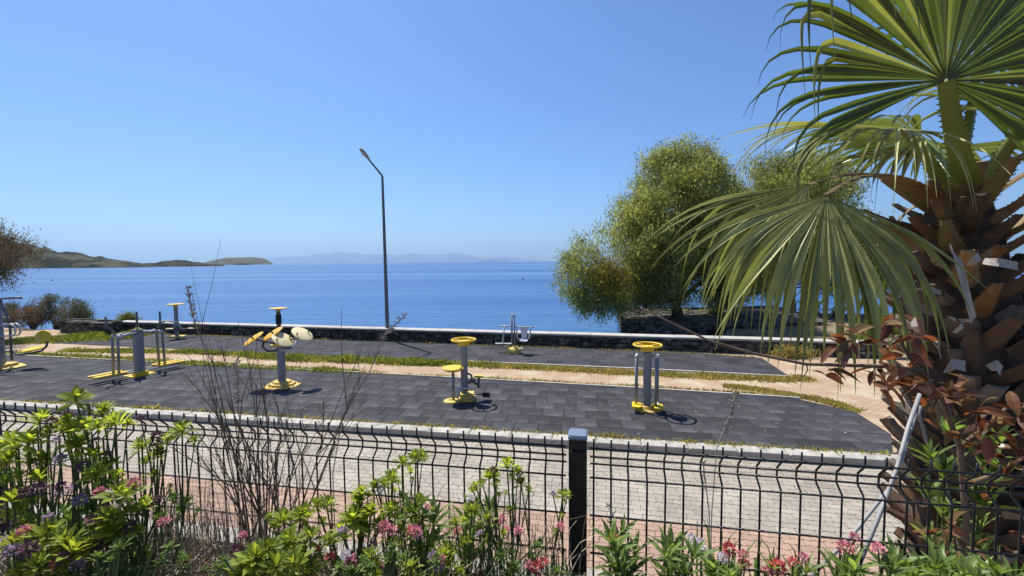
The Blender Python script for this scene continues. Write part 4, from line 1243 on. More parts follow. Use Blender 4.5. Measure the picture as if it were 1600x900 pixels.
def boot(c, az, up, L_, w0, w1, curve, mname, teeth=False, thick=0.035, seed=0):
    rng = random.Random(seed)
    out = Vector((math.cos(az), math.sin(az), 0)); sd = Vector((-math.sin(az), math.cos(az), 0)); Z = Vector((0, 0, 1))
    m_ = MB(); K = 7; vs = []
    p = Vector(c); e = up
    for i in range(K):
        t = i / (K - 1)
        dirv = out * math.cos(e) + Z * math.sin(e)
        nrm = out * -math.sin(e) + Z * math.cos(e)
        w = (w0 + (w1 - w0) * t ** 0.8) / 2 * rng.uniform(.93, 1.07)
        th = thick * (1 - 0.45 * t)
        arch = 0.28 * w
        # under (convex) side and upper (concave) side
        vs += [p - sd * w + nrm * arch, p - sd * w * 0.5 - nrm * (th - arch * .3), p - nrm * th, p + sd * w * 0.5 - nrm * (th - arch * .3), p + sd * w + nrm * arch,
               p + sd * w * 0.45 + nrm * arch * 0.35, p + nrm * 0.0, p - sd * w * 0.45 + nrm * arch * 0.35]
        p = p + dirv * (L_ / (K - 1)); e += curve / K
    n = 8
    fs = [(i * n + j, i * n + (j + 1) % n, (i + 1) * n + (j + 1) % n, (i + 1) * n + j) for i in range(K - 1) for j in range(n)]
    fs += [tuple(range(n))[::-1], tuple((K - 1) * n + j for j in range(n))]
    m_.add(vs, fs)
    if teeth:
        for i in range(1, K - 1):
            for sgn, k in ((-1, 0), (1, 4)):
                a = Vector(vs[i * n + k]); b_ = Vector(vs[(i + 1) * n + k])
                for q in (0.2, 0.6):
                    s0 = a.lerp(b_, q); s1 = a.lerp(b_, q + 0.22)
                    m_.add([s0, s1, (s0 + s1) / 2 + sd * sgn * 0.018 + (b_ - a) * 0.12], [(0, 1, 2)])
    return m_.build('leaf_stub', M[mname], palm, smooth=True, off=PB)

k = 0
z = PB.z + 0.15
GA = 2.39996
NST = 230
for i in range(NST):
    t = i / NST
    z = PB.z + 0.10 + (CR.z - 0.05 - PB.z - 0.10) * t
    az = i * GA
    c = trunk_c(z) + Vector((math.cos(az), math.sin(az), 0)) * (0.205 - 0.02 * t - (0.08 if t > .9 else 0))
    # the stubs on the lower trunk are short and wide, the upper ones long and toothed
    if t < 0.80:
        boot(c, az + random.uniform(-.15, .15), R(random.uniform(25, 60)), random.uniform(0.22, 0.38), random.uniform(0.19, 0.27), random.uniform(0.06, 0.12), R(random.uniform(-25, 30)), random.choice(['boot', 'boot', 'boot', 'boot_grey', 'boot_grey', 'boot_orange' if t > .74 else 'boot']), seed=i)
    else:
        boot(c, az, R(random.uniform(14, 38)), random.uniform(0.26, 0.48), random.uniform(0.14, 0.19), random.uniform(0.035, 0.06), R(random.uniform(5, 55)), random.choice(['boot', 'boot_orange', 'petiole_brown']), True, 0.03, seed=i)
# orange fibrous sheath at the heart
for i in range(9):
    az = i * GA + 4.0
    c = CR + Vector((math.cos(az), math.sin(az), 0)) * 0.10 + Vector((0, 0, -0.14 + 0.02 * i))
    boot(c, az, R(62), random.uniform(.16, .24), 0.15, 0.11, R(10), 'boot_orange', seed=60 + i)
# loose pale fibre strips hanging off the stubs
def strip_px(pts, w, y, mname='fibre'):
    P_ = [at(u, v, y + dy) for u, v, dy in pts]
    ws = [w * px(y)] * (len(P_))
    sides = []
    for i in range(len(P_)):
        tdir = (P_[min(i + 1, len(P_) - 1)] - P_[max(i - 1, 0)]).normalized()
        sides.append(tdir.cross(Vector((0.25, -1, 0.15))).normalized())
    MB().strip(P_, ws, sides, Vector((0, -1, 0)), 0.15).build('fibre_strip', M[mname], palm, off=PB)
strip_px([(1484, 388, 0.05), (1490, 392, -0.1), (1497, 412, -0.14), (1505, 440, -0.13), (1512, 470, -0.10), (1520, 500, -0.06)], 17, 2.42)
strip_px([(1536, 408, 0), (1560, 410, -0.05), (1590, 416, -0.04)], 13, 2.45)
strip_px([(1512, 415, 0), (1524, 405, -0.03), (1530, 400, 0)], 13, 2.45)
strip_px([(1478, 582, 0), (1488, 568, -0.03), (1508, 572, 0)], 17, 2.4)
strip_px([(1544, 575, 0), (1556, 570, -0.02), (1564, 580, 0)], 17, 2.4)
strip_px([(1490, 520, 0), (1500, 512, -0.02), (1504, 508, 0)], 8, 2.4)
strip_px([(1420, 455, 0.1), (1450, 450, 0), (1470, 458, 0.05)], 8, 2.6)
strip_px([(1440, 520, 0), (1465, 535, -0.06), (1470, 560, -0.03)], 3, 2.42)

def frond(base, ctrl, hub, d, nrm, L_, spread, N, droop, w0, w1, mname='palm_leaf', pname='petiole', t0=0.42, curl=0.0, seed=0, fuse=0.5, asym=0.0, messy=0.0, taper=0.75, brk=0.0, grav=Vector((0, 0, -1)), wide=1.0):
    rng = random.Random(seed)
    d = Vector(d).normalized(); nrm = Vector(nrm); nrm = (nrm - d * nrm.dot(d)).normalized()
    s = d.cross(nrm).normalized()
    # petiole: flattened arc
    K = 12; P_ = []
    for i in range(K):
        t = i / (K - 1)
        P_.append(base * (1 - t) ** 2 + ctrl * (2 * t * (1 - t)) + hub * t ** 2)
    m_ = MB(); vs = []
    upright = abs((hub - base).normalized().z) > 0.75
    for i in range(K):
        tg = (P_[min(i + 1, K - 1)] - P_[max(i - 1, 0)]).normalized()
        t = i / (K - 1)
        sd = (s - tg * s.dot(tg)) if upright else tg.cross(Vector((0, 0, 1)))
        if sd.length < 0.1: sd = tg.cross(Vector((0, 1, 0)))
        sd.normalize(); nn = sd.cross(tg).normalized()
        w = (w0 + (w1 - w0) * t ** 0.7) / 2; th = w * 0.42
        for j in range(10):
            a = 2 * math.pi * j / 10
            vs.append(P_[i] + sd * (w * math.cos(a)) + nn * (th * math.sin(a) * (1 if math.sin(a) > 0 else 0.5)))
    n = 10
    m_.add(vs, [(i * n + j, i * n + (j + 1) % n, (i + 1) * n + (j + 1) % n, (i + 1) * n + j) for i in range(K - 1) for j in range(n)] + [tuple((K - 1) * n + j for j in range(n))])
    for i in range(1, K - 2):
        for sg, j in ((1, 0), (-1, 5)):
            for q in (0.0, 0.5):
                a = Vector(vs[i * n + j]).lerp(Vector(vs[(i + 1) * n + j]), q); tg = (P_[i + 1] - P_[i])
                ctr = P_[i].lerp(P_[i + 1], q)
                outv = (a - ctr).normalized()
                m_.add([a - outv * .003, a + tg * 0.25 - outv * .003, a + tg * 0.22 + outv * 0.016], [(0, 1, 2)])
    fr_ = m_.build('frond', M[pname], palm, smooth=True, off=PB)
    dphi = 2 * spread / (N - 1)
    for k in range(N):
        phi = -spread + dphi * k + rng.uniform(-.12, .12) * dphi + messy * 0.35 * math.sin(k * 1.35 + seed) * dphi * 2.2 + asym
        r = (d * math.cos(phi) + s * math.sin(phi)).normalized()
        Lk = L_ * (0.78 + 0.22 * math.cos(phi * 0.8)) * rng.uniform(0.9, 1.08)
        KK = 13
        p = hub + r * 0.01; dirv = r.copy()
        pts = []; ws = []; sides = []; nrms = []
        dr = droop * rng.uniform(0.75 - .45 * messy, 1.3 + 1.1 * messy)
        tw = rng.uniform(-.25, .25)
        bent = brk and rng.random() < brk and abs(phi) < R(88)
        if bent: Lk *= rng.uniform(1.05, 1.35)
        tb_ = rng.uniform(0.36, 0.5) if bent else t0
        for i in range(KK):
            t = i / (KK - 1)
            pts.append(p.copy())
            dist = t * Lk
            wf = 2 * math.tan(dphi / 2) * dist * 1.08 * wide
            wmax = 2 * math.tan(dphi / 2) * fuse * Lk * 1.08 * wide
            if t <= fuse: w = max(wf, 0.006)
            else: w = wmax * max(0.0, (1 - (t - fuse) / (1 - fuse))) ** taper
            ws.append(max(w, 0.0015))
            sv = dirv.cross(nrm)
            if sv.length < 0.15: sv = s - dirv * s.dot(dirv)
            sv.normalize()
            nv = sv.cross(dirv).normalized()
            ca, sa = math.cos(tw * t * 2), math.sin(tw * t * 2)
            sv, nv = sv * ca + nv * sa, nv * ca - sv * sa
            sides.append(sv); nrms.append(nv)
            if bent and t > tb_:
                dirv = (dirv + grav * 0.62 + nrm * (0.30 if t < tb_ + .2 else 0.0)).normalized()
            elif t > t0:
                q = (t - t0) / (1 - t0)
                dirv = (dirv + grav * (dr * (0.25 + q) / KK * 3.2) + nrm * (curl * q / KK * 3)).normalized()
            else:
                dirv = (dirv + grav * (dr * 0.12 / KK)).normalized()
            p = p + dirv * (Lk / (KK - 1))
        fold = 0.75 if k % 2 else 0.6
        mb_ = MB().strip(pts, ws, sides, nrms, fold)
        mb_.build('leaflet', M['palm_leaf_grey' if bent and k % 2 else mname], fr_, smooth=False, off=PB)
    return fr_

Y = PALM_Y
# A: upright fan seen from below, its tips bent over towards the viewer
frond(CR + Vector((0.03, -0.06, 0.02)), at(1490, 220, 2.62), at(1478, 126, 2.42), (0.12, -0.22, 1.0), (-0.05, -1.0, -0.1), 1.38, R(118), 74, 1.9, 0.15, 0.07, messy=0.5, seed=1, t0=0.52, curl=0.9, fuse=0.46, wide=1.3, taper=1.25, brk=0.42, grav=Vector((0.0, -0.2, -1)))
# B: fan reaching left, seen edge-on
frond(CR + Vector((-0.08, -0.02, 0.0)), at(1450, 230, 2.75), at(1405, 200, 2.6), (-1.0, -0.15, 0.0), (0.1, -0.35, 0.95), 1.02, R(66), 46, 0.8, 0.10, 0.05, seed=2, t0=0.38, fuse=0.4, messy=0.9, taper=1.1, mname='palm_leaf_grey')
# C: large drooping frond in front of the tamarisk
frond(CR + Vector((-0.06, -0.05, -0.06)), at(1380, 232, 2.6), at(1292, 306, 2.35), (-0.34, -0.36, -0.87), (-0.20, -0.88, 0.42), 0.98, R(66), 44, 0.9, 0.09, 0.05, seed=3, t0=0.25, fuse=0.50, mname='palm_leaf_grey', pname='petiole_brown', wide=1.45, taper=1.05, asym=-0.06, messy=1.0)
# C2: a second drooping fan just behind it, to the left
frond(CR + Vector((-0.1, 0.05, -0.06)), at(1390, 240, 2.8), at(1262, 290, 2.65), (-0.76, -0.08, -0.66), (0.10, -0.75, 0.65), 0.98, R(42), 34, 0.95, 0.08, 0.045, seed=4, t0=0.25, fuse=0.45, mname='palm_leaf_grey', pname='petiole_brown', wide=1.4, taper=1.05, messy=1.0)
# D: fan at the right, hub beyond the frame edge
frond(CR + Vector((0.1, 0.03, 0.0)), at(1560, 250, 2.85), at(1612, 176, 2.7), (0.75, -0.2, 0.55), (-0.3, -0.85, 0.2), 1.0, R(125), 52, 1.3, 0.10, 0.06, seed=5, t0=0.4, fuse=0.42, messy=0.7, taper=1.1, mname='palm_leaf_grey')
# E: fan behind, pointing away
frond(CR + Vector((0.0, 0.1, 0.0)), at(1500, 250, 3.2), at(1440, 215, 3.5), (-0.45, 0.9, 0.15), (0.1, 0.2, 1.0), 1.0, R(105), 30, 0.8, 0.09, 0.05, seed=6)
# F: old leaf hanging beside the trunk
frond(CR + Vector((-0.1, 0.05, -0.1)), at(1440, 300, 3.0), at(1405, 345, 3.05), (-0.2, 0.05, -1.0), (-0.3, -0.9, 0.1), 0.85, R(80), 26, 0.5, 0.08, 0.045, seed=7, mname='palm_leaf', pname='petiole_brown', fuse=0.4)
# G, H: right and rear
frond(CR + Vector((0.12, 0.0, -0.03)), CR + Vector((0.5, -0.05, 0.35)), CR + Vector((0.95, -0.1, 0.3)), (1, -0.1, -0.15), (0.1, -0.3, 0.95), 1.0, R(105), 30, 0.8, 0.09, 0.05, seed=8, pname='petiole_brown')
frond(CR + Vector((0.05, 0.12, 0.0)), CR + Vector((0.35, 0.45, 0.5)), CR + Vector((0.6, 0.8, 0.55)), (0.6, 0.8, 0.1), (0, -0.1, 1), 1.0, R(105), 28, 0.8, 0.09, 0.05, seed=9)
frond(CR + Vector((0.0, 0.05, 0.05)), at(1520, 200, 2.95), at(1530, 60, 2.95), (0.25, 0.1, 1.0), (0.1, -1, 0.1), 1.0, R(110), 32, 0.7, 0.10, 0.06, seed=10, t0=0.5)

# ================================================================== GARDEN PLANTS
def obleaf(mb, base, dirv, nrm, L_, w, bend=0.3, fold=0.25, shape='ob'):
    dirv = dirv.normalized(); nrm = (nrm - dirv * nrm.dot(dirv))
    if nrm.length < 1e-4: nrm = dirv.orthogonal()
    nrm.normalize(); sd = dirv.cross(nrm)
    K = 5; pts = []; ws = []
    prof = {'ob': [0.16, 0.5, 0.88, 1.0, 0.12], 'lance': [0.25, 0.8, 1.0, 0.7, 0.04], 'oval': [0.2, 0.85, 1.0, 0.75, 0.08]}[shape]
    for i in range(K):
        t = i / (K - 1)
        pts.append(base + dirv * (L_ * t) - nrm * (bend * L_ * t * t))
        ws.append(w * prof[i])
    mb.strip(pts, ws, sd, nrm, fold)

def rosette_mesh(seed, n=14, L_=0.052, w=0.0165, mname='leaf_lime', shape='ob', e0=12):
    rng = random.Random(seed); mb = MB()
    for i in range(n):
        t = i / n
        az = i * GA + rng.uniform(-.2, .2); e = R(e0 + (80 - e0) * t + rng.uniform(-8, 8))
        dv = Vector((math.cos(az) * math.cos(e), math.sin(az) * math.cos(e), math.sin(e)))
        nv = Vector((-math.cos(az) * math.sin(e), -math.sin(az) * math.sin(e), math.cos(e)))
        k = (1.05 - 0.45 * t) * rng.uniform(.8, 1.15)
        obleaf(mb, Vector((0, 0, -0.014 + 0.018 * t)), dv, nv, L_ * k, w * k, rng.uniform(.05, .35), .3, shape)
    return mb.mesh('leaf_rosette', M[mname])
ROS = {'lime': [rosette_mesh(i, 24) for i in range(4)], 'mid': [rosette_mesh(10 + i, 18, mname='leaf_mid') for i in range(3)],
       'lance': [rosette_mesh(20 + i, 9, 0.12, 0.024, 'leaf_lance', 'lance', 38) for i in range(3)]}
def flower_mesh(seed, mname, n=44, rad=0.026, pl_=0.0105):
    rng = random.Random(seed); mb = MB()
    for i in range(n):
        z = 1 - 1.5 * (i + .5) / n; r = math.sqrt(max(0, 1 - z * z)); a = i * GA
        dv = Vector((r * math.cos(a), r * math.sin(a), z + 0.2)).normalized()
        base = dv * rad * 0.45 * rng.uniform(.7, 1.2)
        obleaf(mb, base, (dv + Vector((rng.uniform(-.4, .4), rng.uniform(-.4, .4), rng.uniform(-.2, .4)))), Vector((rng.uniform(-1, 1), rng.uniform(-1, 1), 1)), pl_ * rng.uniform(.8, 1.3), pl_ * 0.75, 0.2, 0.2, 'oval')
    return mb.mesh('flower_head', M[mname])
FLW = {c: [flower_mesh(40 + i, 'fl_' + c) for i in range(2)] for c in ('pink', 'red', 'lilac', 'purple', 'white')}

rngp = random.Random(5)
def plant(name, label, group, heads, flowers, base_uy, kind='lime', stemmat='stem_green', rs=1.0):
    """heads: [(u, v, depth, size px)], flowers: [(u, v, depth, size px, colour)]"""
    bu, by = base_uy
    b = at(bu, 880, by); b = Vector((b.x, b.y, SOIL))
    r_ = thing(name, label, 'plant', b, 0, group)
    for (u, v, y, sz) in heads:
        p = at(u, v, y)
        q0 = b + Vector((rngp.uniform(-.05, .05), rngp.uniform(-.04, .04), 0))
        mid = q0.lerp(p, 0.55) + Vector((rngp.uniform(-.03, .03), rngp.uniform(-.03, .03), 0.02))
        st = MB().tube([q0 - b, mid - b, p - b], [0.0038, 0.0028, 0.002], 5).build('stem', M[stemmat], r_)
        tilt = Euler((rngp.uniform(-.5, .5), rngp.uniform(-.5, .5), rngp.uniform(0, 6.28))).to_matrix().to_4x4()
        k = sz * px(y) / 0.118 * rs
        if kind == 'lance': k = sz * px(y) / 0.20
        link_mesh('leaf_rosette', rngp.choice(ROS[kind]), r_, Matrix.Translation(p - b) @ tilt @ Matrix.Scale(k, 4))
        for _ in range(2 if kind != 'lance' else 0):
            o_ = Vector((rngp.uniform(-1, 1) * 28 * px(y), rngp.uniform(-.03, .03), rngp.uniform(-36, 6) * px(y)))
            MB().tube([mid - b, p + o_ - b], [0.0022, 0.0014], 5).build('stem', M[stemmat], r_)
            link_mesh('leaf_rosette', rngp.choice(ROS[kind]), r_, Matrix.Translation(p + o_ - b) @ Euler((rngp.uniform(-.7, .7), rngp.uniform(-.7, .7), rngp.uniform(0, 6))).to_matrix().to_4x4() @ Matrix.Scale(k * rngp.uniform(.45, .7), 4))
        # smaller leaf whorl lower on the stem
        if kind != 'lance' and rngp.random() < 0.75:
            tq = rngp.uniform(0.55, 0.85)
            q = (mid - b).lerp(p - b, (tq - .55) / .45) + Vector((0, 0, -0.005))
            link_mesh('leaf_rosette', rngp.choice(ROS['mid' if rngp.random() < .6 else kind]), r_, Matrix.Translation(q) @ Euler((rngp.uniform(-.8, .8), rngp.uniform(-.8, .8), rngp.uniform(0, 6))).to_matrix().to_4x4() @ Matrix.Scale(k * rngp.uniform(.55, .85), 4))
    for (u, v, y, sz, colr) in flowers:
        p = at(u, v, y)
        q0 = b + Vector((rngp.uniform(-.05, .05), rngp.uniform(-.04, .04), 0))
        mid = q0.lerp(p, 0.6) + Vector((rngp.uniform(-.03, .03), rngp.uniform(-.03, .03), 0.015))
        MB().tube([q0 - b, mid - b, p - b], [0.0028, 0.0022, 0.0016], 5).build('stem', M[stemmat], r_)
        k = sz * px(y) / 0.075
        link_mesh('flower_head', rngp.choice(FLW[colr]), r_, Matrix.Translation(p - b) @ Euler((rngp.uniform(-.6, .2), rngp.uniform(-.5, .5), rngp.uniform(0, 6))).to_matrix().to_4x4() @ Matrix.Scale(k, 4))
    return r_

LL = 'lime leaved plant with lilac and purple flower heads in front of the mesh'
GL = 'lilac flowering plants by the fence'
def fill(us, vs_, n, y0, y1, s0, s1, seed):
    r = random.Random(seed)
    return [(r.uniform(*us), r.uniform(*vs_), r.uniform(y0, y1), r.uniform(s0, s1)) for _ in range(n)]
def ffill(us, vs_, n, y0, y1, s0, s1, cols, seed):
    r = random.Random(seed)
    return [(r.uniform(*us), r.uniform(*vs_), r.uniform(y0, y1), r.uniform(s0, s1), r.choice(cols)) for _ in range(n)]
plant('flowering_plant', 'tallest lime leaved plant rising above the left mesh panel', None, [(118, 624, 1.12, 62), (160, 645, 1.15, 66), (182, 660, 1.1, 60), (135, 668, 1.1, 56), (96, 668, 1.12, 56)], [(138, 640, 1.13, 34, 'purple'), (105, 650, 1.15, 30, 'purple'), (150, 690, 1.1, 30, 'purple')], (150, 1.08))
plant('flowering_plant', 'lime leaved plant with crimson purple buds leaning over the mesh top', None, [(285, 672, 1.15, 56), (262, 688, 1.16, 52), (222, 698, 1.14, 56), (240, 742, 1.1, 34)], [(246, 682, 1.14, 36, 'purple'), (240, 700, 1.13, 30, 'purple'), (220, 655, 1.16, 26, 'purple'), (165, 712, 1.12, 32, 'purple'), (160, 735, 1.1, 26, 'pink')], (235, 1.08))
plant('flowering_plant', 'lime leaved lilac flowering plant beside the end fence post', None, [(22, 692, 1.1, 74), (62, 656, 1.12, 60), (45, 690, 1.08, 66), (75, 716, 1.1, 60), (10, 720, 1.05, 60)], [(80, 660, 1.1, 34, 'purple'), (88, 690, 1.08, 26, 'lilac')], (40, 1.05))
plant('flowering_plant', 'lime leaved plant with lilac heads under the tallest plant', None, [(146, 712, 1.08, 54), (150, 742, 1.05, 64), (62, 748, 1.05, 60), (205, 765, 1.05, 56), (120, 695, 1.1, 48)], [(95, 718, 1.06, 34, 'lilac'), (130, 728, 1.05, 30, 'purple'), (125, 782, 1.02, 40, 'lilac'), (40, 770, 1.0, 36, 'purple')], (120, 1.0))
plant('flowering_plant', 'bunched plant with pink, white and purple heads among lime leaves', None, [(185, 772, 1.0, 68), (172, 812, 0.98, 80), (182, 832, 0.97, 80), (225, 790, 1.02, 46)], [(155, 770, 1.0, 36, 'pink'), (148, 815, .98, 46, 'purple'), (150, 840, .97, 36, 'lilac'), (160, 855, .96, 44, 'purple'), (205, 825, .98, 40, 'purple'), (180, 795, 1.0, 30, 'white'), (210, 757, 1.02, 40, 'pink')], (190, 0.95))
plant('flowering_plant', 'broad lime leaved plant with pink and lilac heads before the end post', None, [(20, 850, .92, 76), (72, 832, .95, 72), (105, 845, .94, 74), (60, 885, .9, 70), (115, 862, .92, 80), (20, 780, 1.0, 60)], [(40, 832, .93, 46, 'pink'), (20, 862, .9, 44, 'lilac'), (45, 858, .9, 50, 'purple'), (100, 872, .9, 40, 'purple'), (120, 885, .9, 40, 'lilac'), (60, 765, 1.0, 40, 'purple')], (50, 0.88))
plant('flowering_plant', 'dark leaved plant with mixed lilac and red heads under the lime plants', None, fill((0, 300), (850, 905), 12, .85, 1.0, 30, 46, 3), ffill((0, 320), (800, 890), 9, .9, 1.05, 28, 42, ['lilac', 'purple', 'pink', 'red'], 4), (150, 0.84), 'mid')
plant('flowering_plant', 'dark green plant with lilac heads against the mesh beside the end post', None, fill((0, 130), (700, 860), 7, 1.05, 1.3, 28, 40, 13), ffill((0, 130), (720, 860), 5, 1.0, 1.2, 26, 36, ['lilac', 'purple'], 14), (60, 1.2), 'mid')
plant('flowering_plant', 'dark green plant with red and purple heads between lime plants and bare twigs', None, fill((60, 300), (760, 890), 9, 1.05, 1.25, 26, 40, 17), ffill((120, 320), (760, 880), 6, 1.0, 1.2, 24, 34, ['lilac', 'purple', 'red', 'pink'], 18), (200, 1.15), 'mid')

LP_ = 'lime leaved plant with pink flower clusters near the black post'
GP_ = 'pink flowering plants by the fence'
plant('flowering_plant', 'slender plant with paired lime tufts above pink flowers', None, [(628, 722, 1.2, 36), (650, 714, 1.2, 42), (612, 745, 1.15, 40), (600, 758, 1.15, 42)], [(595, 765, 1.14, 26, 'white'), (588, 755, 1.15, 22, 'purple')], (640, 1.15))
plant('flowering_plant', 'lime tufted plant with dark buds just left of the black post', None, [(792, 728, 1.15, 48), (764, 745, 1.15, 40), (744, 762, 1.15, 40), (814, 755, 1.13, 34), (770, 742, 1.16, 34)], [(812, 740, 1.14, 22, 'purple'), (772, 735, 1.15, 22, 'purple'), (735, 780, 1.12, 26, 'white')], (795, 1.1))
plant('flowering_plant', 'single lime tuft with lilac bud against the black post', None, [(880, 774, 1.14, 34)], [(864, 772, 1.14, 18, 'lilac')], (872, 1.12))
plant('flowering_plant', 'full lime leaved plant with large pink clusters beside the bare twigs', None, [(510, 790, 1.08, 60), (560, 785, 1.1, 66), (552, 812, 1.05, 70), (580, 800, 1.06, 60), (535, 832, 1.02, 60), (565, 770, 1.1, 44)], [(606, 832, 1.02, 46, 'pink'), (600, 822, 1.03, 34, 'pink'), (645, 828, 1.05, 32, 'red'), (535, 830, 1.0, 30, 'lilac')], (555, 1.0))
plant('flowering_plant', 'lime leaved plant with small red heads at the foot of the bare twigs', None, [(442, 812, 1.05, 56), (470, 805, 1.06, 54), (452, 842, 1.0, 56), (485, 840, 1.0, 60), (610, 795, 1.1, 46)], [(462, 848, 1.0, 28, 'pink'), (495, 858, .98, 22, 'red'), (370, 860, .98, 40, 'purple')], (465, 0.96))
plant('flowering_plant', 'low broad lime leaved plant with pink and white heads before the bare twigs', None, [(400, 872, .93, 80), (432, 886, .92, 80), (460, 878, .93, 70), (378, 892, .92, 70), (420, 858, .95, 60)], [(548, 878, .95, 42, 'pink'), (540, 868, .95, 30, 'white')], (430, 0.86))
plant('flowering_plant', 'low lime leaved plant with lilac pink heads between the oleanders', None, [(692, 868, .98, 56), (642, 886, .95, 50), (700, 880, .97, 54), (580, 870, .96, 56)], [(684, 884, .95, 40, 'lilac'), (676, 868, .96, 26, 'lilac'), (690, 875, .95, 30, 'pink')], (670, 0.92))
plant('flowering_plant', 'open lime leaved plant with scattered pink heads behind the lilac pink one', None, [(712, 818, 1.06, 44), (762, 812, 1.06, 42), (737, 795, 1.1, 40), (640, 800, 1.1, 44), (655, 780, 1.12, 30)], [(668, 795, 1.1, 24, 'pink'), (750, 835, 1.04, 26, 'lilac'), (785, 812, 1.08, 26, 'pink'), (810, 830, 1.04, 28, 'pink')], (700, 1.02))
plant('flowering_plant', 'dark green leaved plant with white and red heads in the straw', None, fill((330, 850), (850, 905), 20, .9, 1.05, 26, 44, 7), ffill((330, 880), (820, 895), 9, .95, 1.1, 24, 40, ['pink', 'red', 'white', 'pink'], 8), (600, 0.9), 'mid')
plant('flowering_plant', 'red flowered plant at the foot of the black post', None, [(800, 890, 1.0, 46), (870, 895, 1.0, 40)], [(838, 888, 1.0, 44, 'red'), (850, 880, 1.0, 30, 'red'), (826, 884, 1.0, 30, 'pink')], (835, 0.95), 'mid')

LO = 'oleander with upright lance leaves and pink blossom below the mesh'
GO = 'oleanders along the fence'
def oleander(u, v, y, hpx, n, seed, label, group, flowers):
    r = random.Random(seed)
    b = at(u, 890, y); b = Vector((b.x, b.y, SOIL))
    r_ = thing('oleander_plant', label, 'plant', b, 0, group)
    for s_ in range(n):
        tp = at(u + r.uniform(-36, 36), v + r.uniform(-8, 22), y + r.uniform(-.08, .08))
        st = b + Vector((r.uniform(-.04, .04), r.uniform(-.03, .03), 0))
        MB().tube([st - b, st.lerp(tp, .6) + Vector((r.uniform(-.015, .015), 0, 0)) - b, tp - b], [0.004, 0.003, 0.002], 5).build('stem', M['stem_green'], r_)
        for q in (1.0, 0.8, 0.6):
            link_mesh('leaf_whorl', r.choice(ROS['lance']), r_, Matrix.Translation(st.lerp(tp, q) - b) @ Euler((r.uniform(-.3, .3), r.uniform(-.3, .3), r.uniform(0, 6))).to_matrix().to_4x4() @ Matrix.Scale(hpx * px(y) / 0.13, 4))
    for (fu, fv, sz, c) in flowers:
        p = at(fu, fv, y - 0.02)
        MB().tube([(0, 0, 0.05), (p - b) * 0.6 + Vector((0, 0, .01)), p - b], [0.003, 0.0025, 0.002], 5).build('stem', M['stem_green'], r_)
        link_mesh('flower_head', r.choice(FLW[c]), r_, Matrix.Translation(p - b) @ Euler((r.uniform(-.5, .2), r.uniform(-.5, .5), r.uniform(0, 6))).to_matrix().to_4x4() @ Matrix.Scale(sz * px(y) / 0.066, 4))
oleander(985, 845, 1.12, 46, 5, 1, 'oleander with a red bud beside the black post', None, [(958, 838, 24, 'red')])
oleander(1050, 850, 1.12, 44, 4, 2, 'oleander with white blossom next to the one by the post', None, [(1090, 852, 38, 'white'), (1080, 842, 26, 'white')])
oleander(1135, 880, 1.05, 40, 4, 3, 'oleander with red and white blossom below the right mesh panel', None, [(1140, 858, 34, 'red'), (1130, 872, 28, 'white'), (1162, 868, 30, 'pink'), (1165, 884, 30, 'red')])
oleander(1225, 895, 1.0, 36, 4, 4, 'oleander with dense red blossom before the bent pale rod', None, [(1215, 886, 42, 'red'), (1240, 880, 30, 'red'), (1200, 895, 34, 'pink'), (1255, 872, 28, 'pink')])
oleander(1320, 885, 1.0, 50, 5, 5, 'oleander with two pink clusters at the foot of the pale rods', None, [(1322, 858, 40, 'pink'), (1335, 840, 26, 'pink')])
oleander(1400, 885, 1.0, 50, 5, 6, 'oleander with one pink cluster between the pale rods and the palm', None, [(1372, 858, 32, 'pink')])
oleander(1475, 890, .98, 50, 5, 7, 'flowerless oleander below the palm trunk', None, [])
oleander(1550, 890, .96, 46, 4, 8, 'flowerless oleander below the red leaved shrub', None, [])
oleander(650, 800, 1.15, 44, 4, 9, 'oleander with a pink head under the paired lime tufts', None, [(640, 832, 30, 'pink')])
oleander(735, 800, 1.2, 40, 4, 10, 'oleander with upright leaves under the lime tufts with dark buds', None, [(790, 830, 26, 'pink')])
oleander(120, 800, 1.2, 46, 4, 12, 'oleander hidden among the lilac flowering plants', None, [])

# taller oleander between the fence and the palm
def oleander_bush(u, v, y, base_z, label, seed, spread=60):
    r = random.Random(seed)
    c = at(u, v, y); b = Vector((c.x, c.y, base_z))
    r_ = thing('oleander_bush', label, 'shrub', b)
    for s_ in range(7):
        tp = at(u + r.uniform(-spread, spread), v + r.uniform(-40, 70), y + r.uniform(-.25, .25))
        st = b + Vector((r.uniform(-.08, .08), r.uniform(-.08, .08), 0))
        MB().tube([st - b, st.lerp(tp, .5) + Vector((r.uniform(-.05, .05), r.uniform(-.05, .05), 0)) - b, tp - b], [0.010, 0.007, 0.003], 6).build('stem', M['stem_green'], r_)
        for q in (1.0, 0.93, 0.85, 0.74, 0.62):
            link_mesh('leaf_whorl', r.choice(ROS['lance']), r_, Matrix.Translation(st.lerp(tp, q) - b) @ Euler((r.uniform(-.4, .4), r.uniform(-.4, .4), r.uniform(0, 6))).to_matrix().to_4x4() @ Matrix.Scale(r.uniform(.8, 1.25), 4))
oleander_bush(1490, 695, 1.9, PAVE_Z, 'tall oleander with narrow leaves growing against the palm trunk', 3, 70)

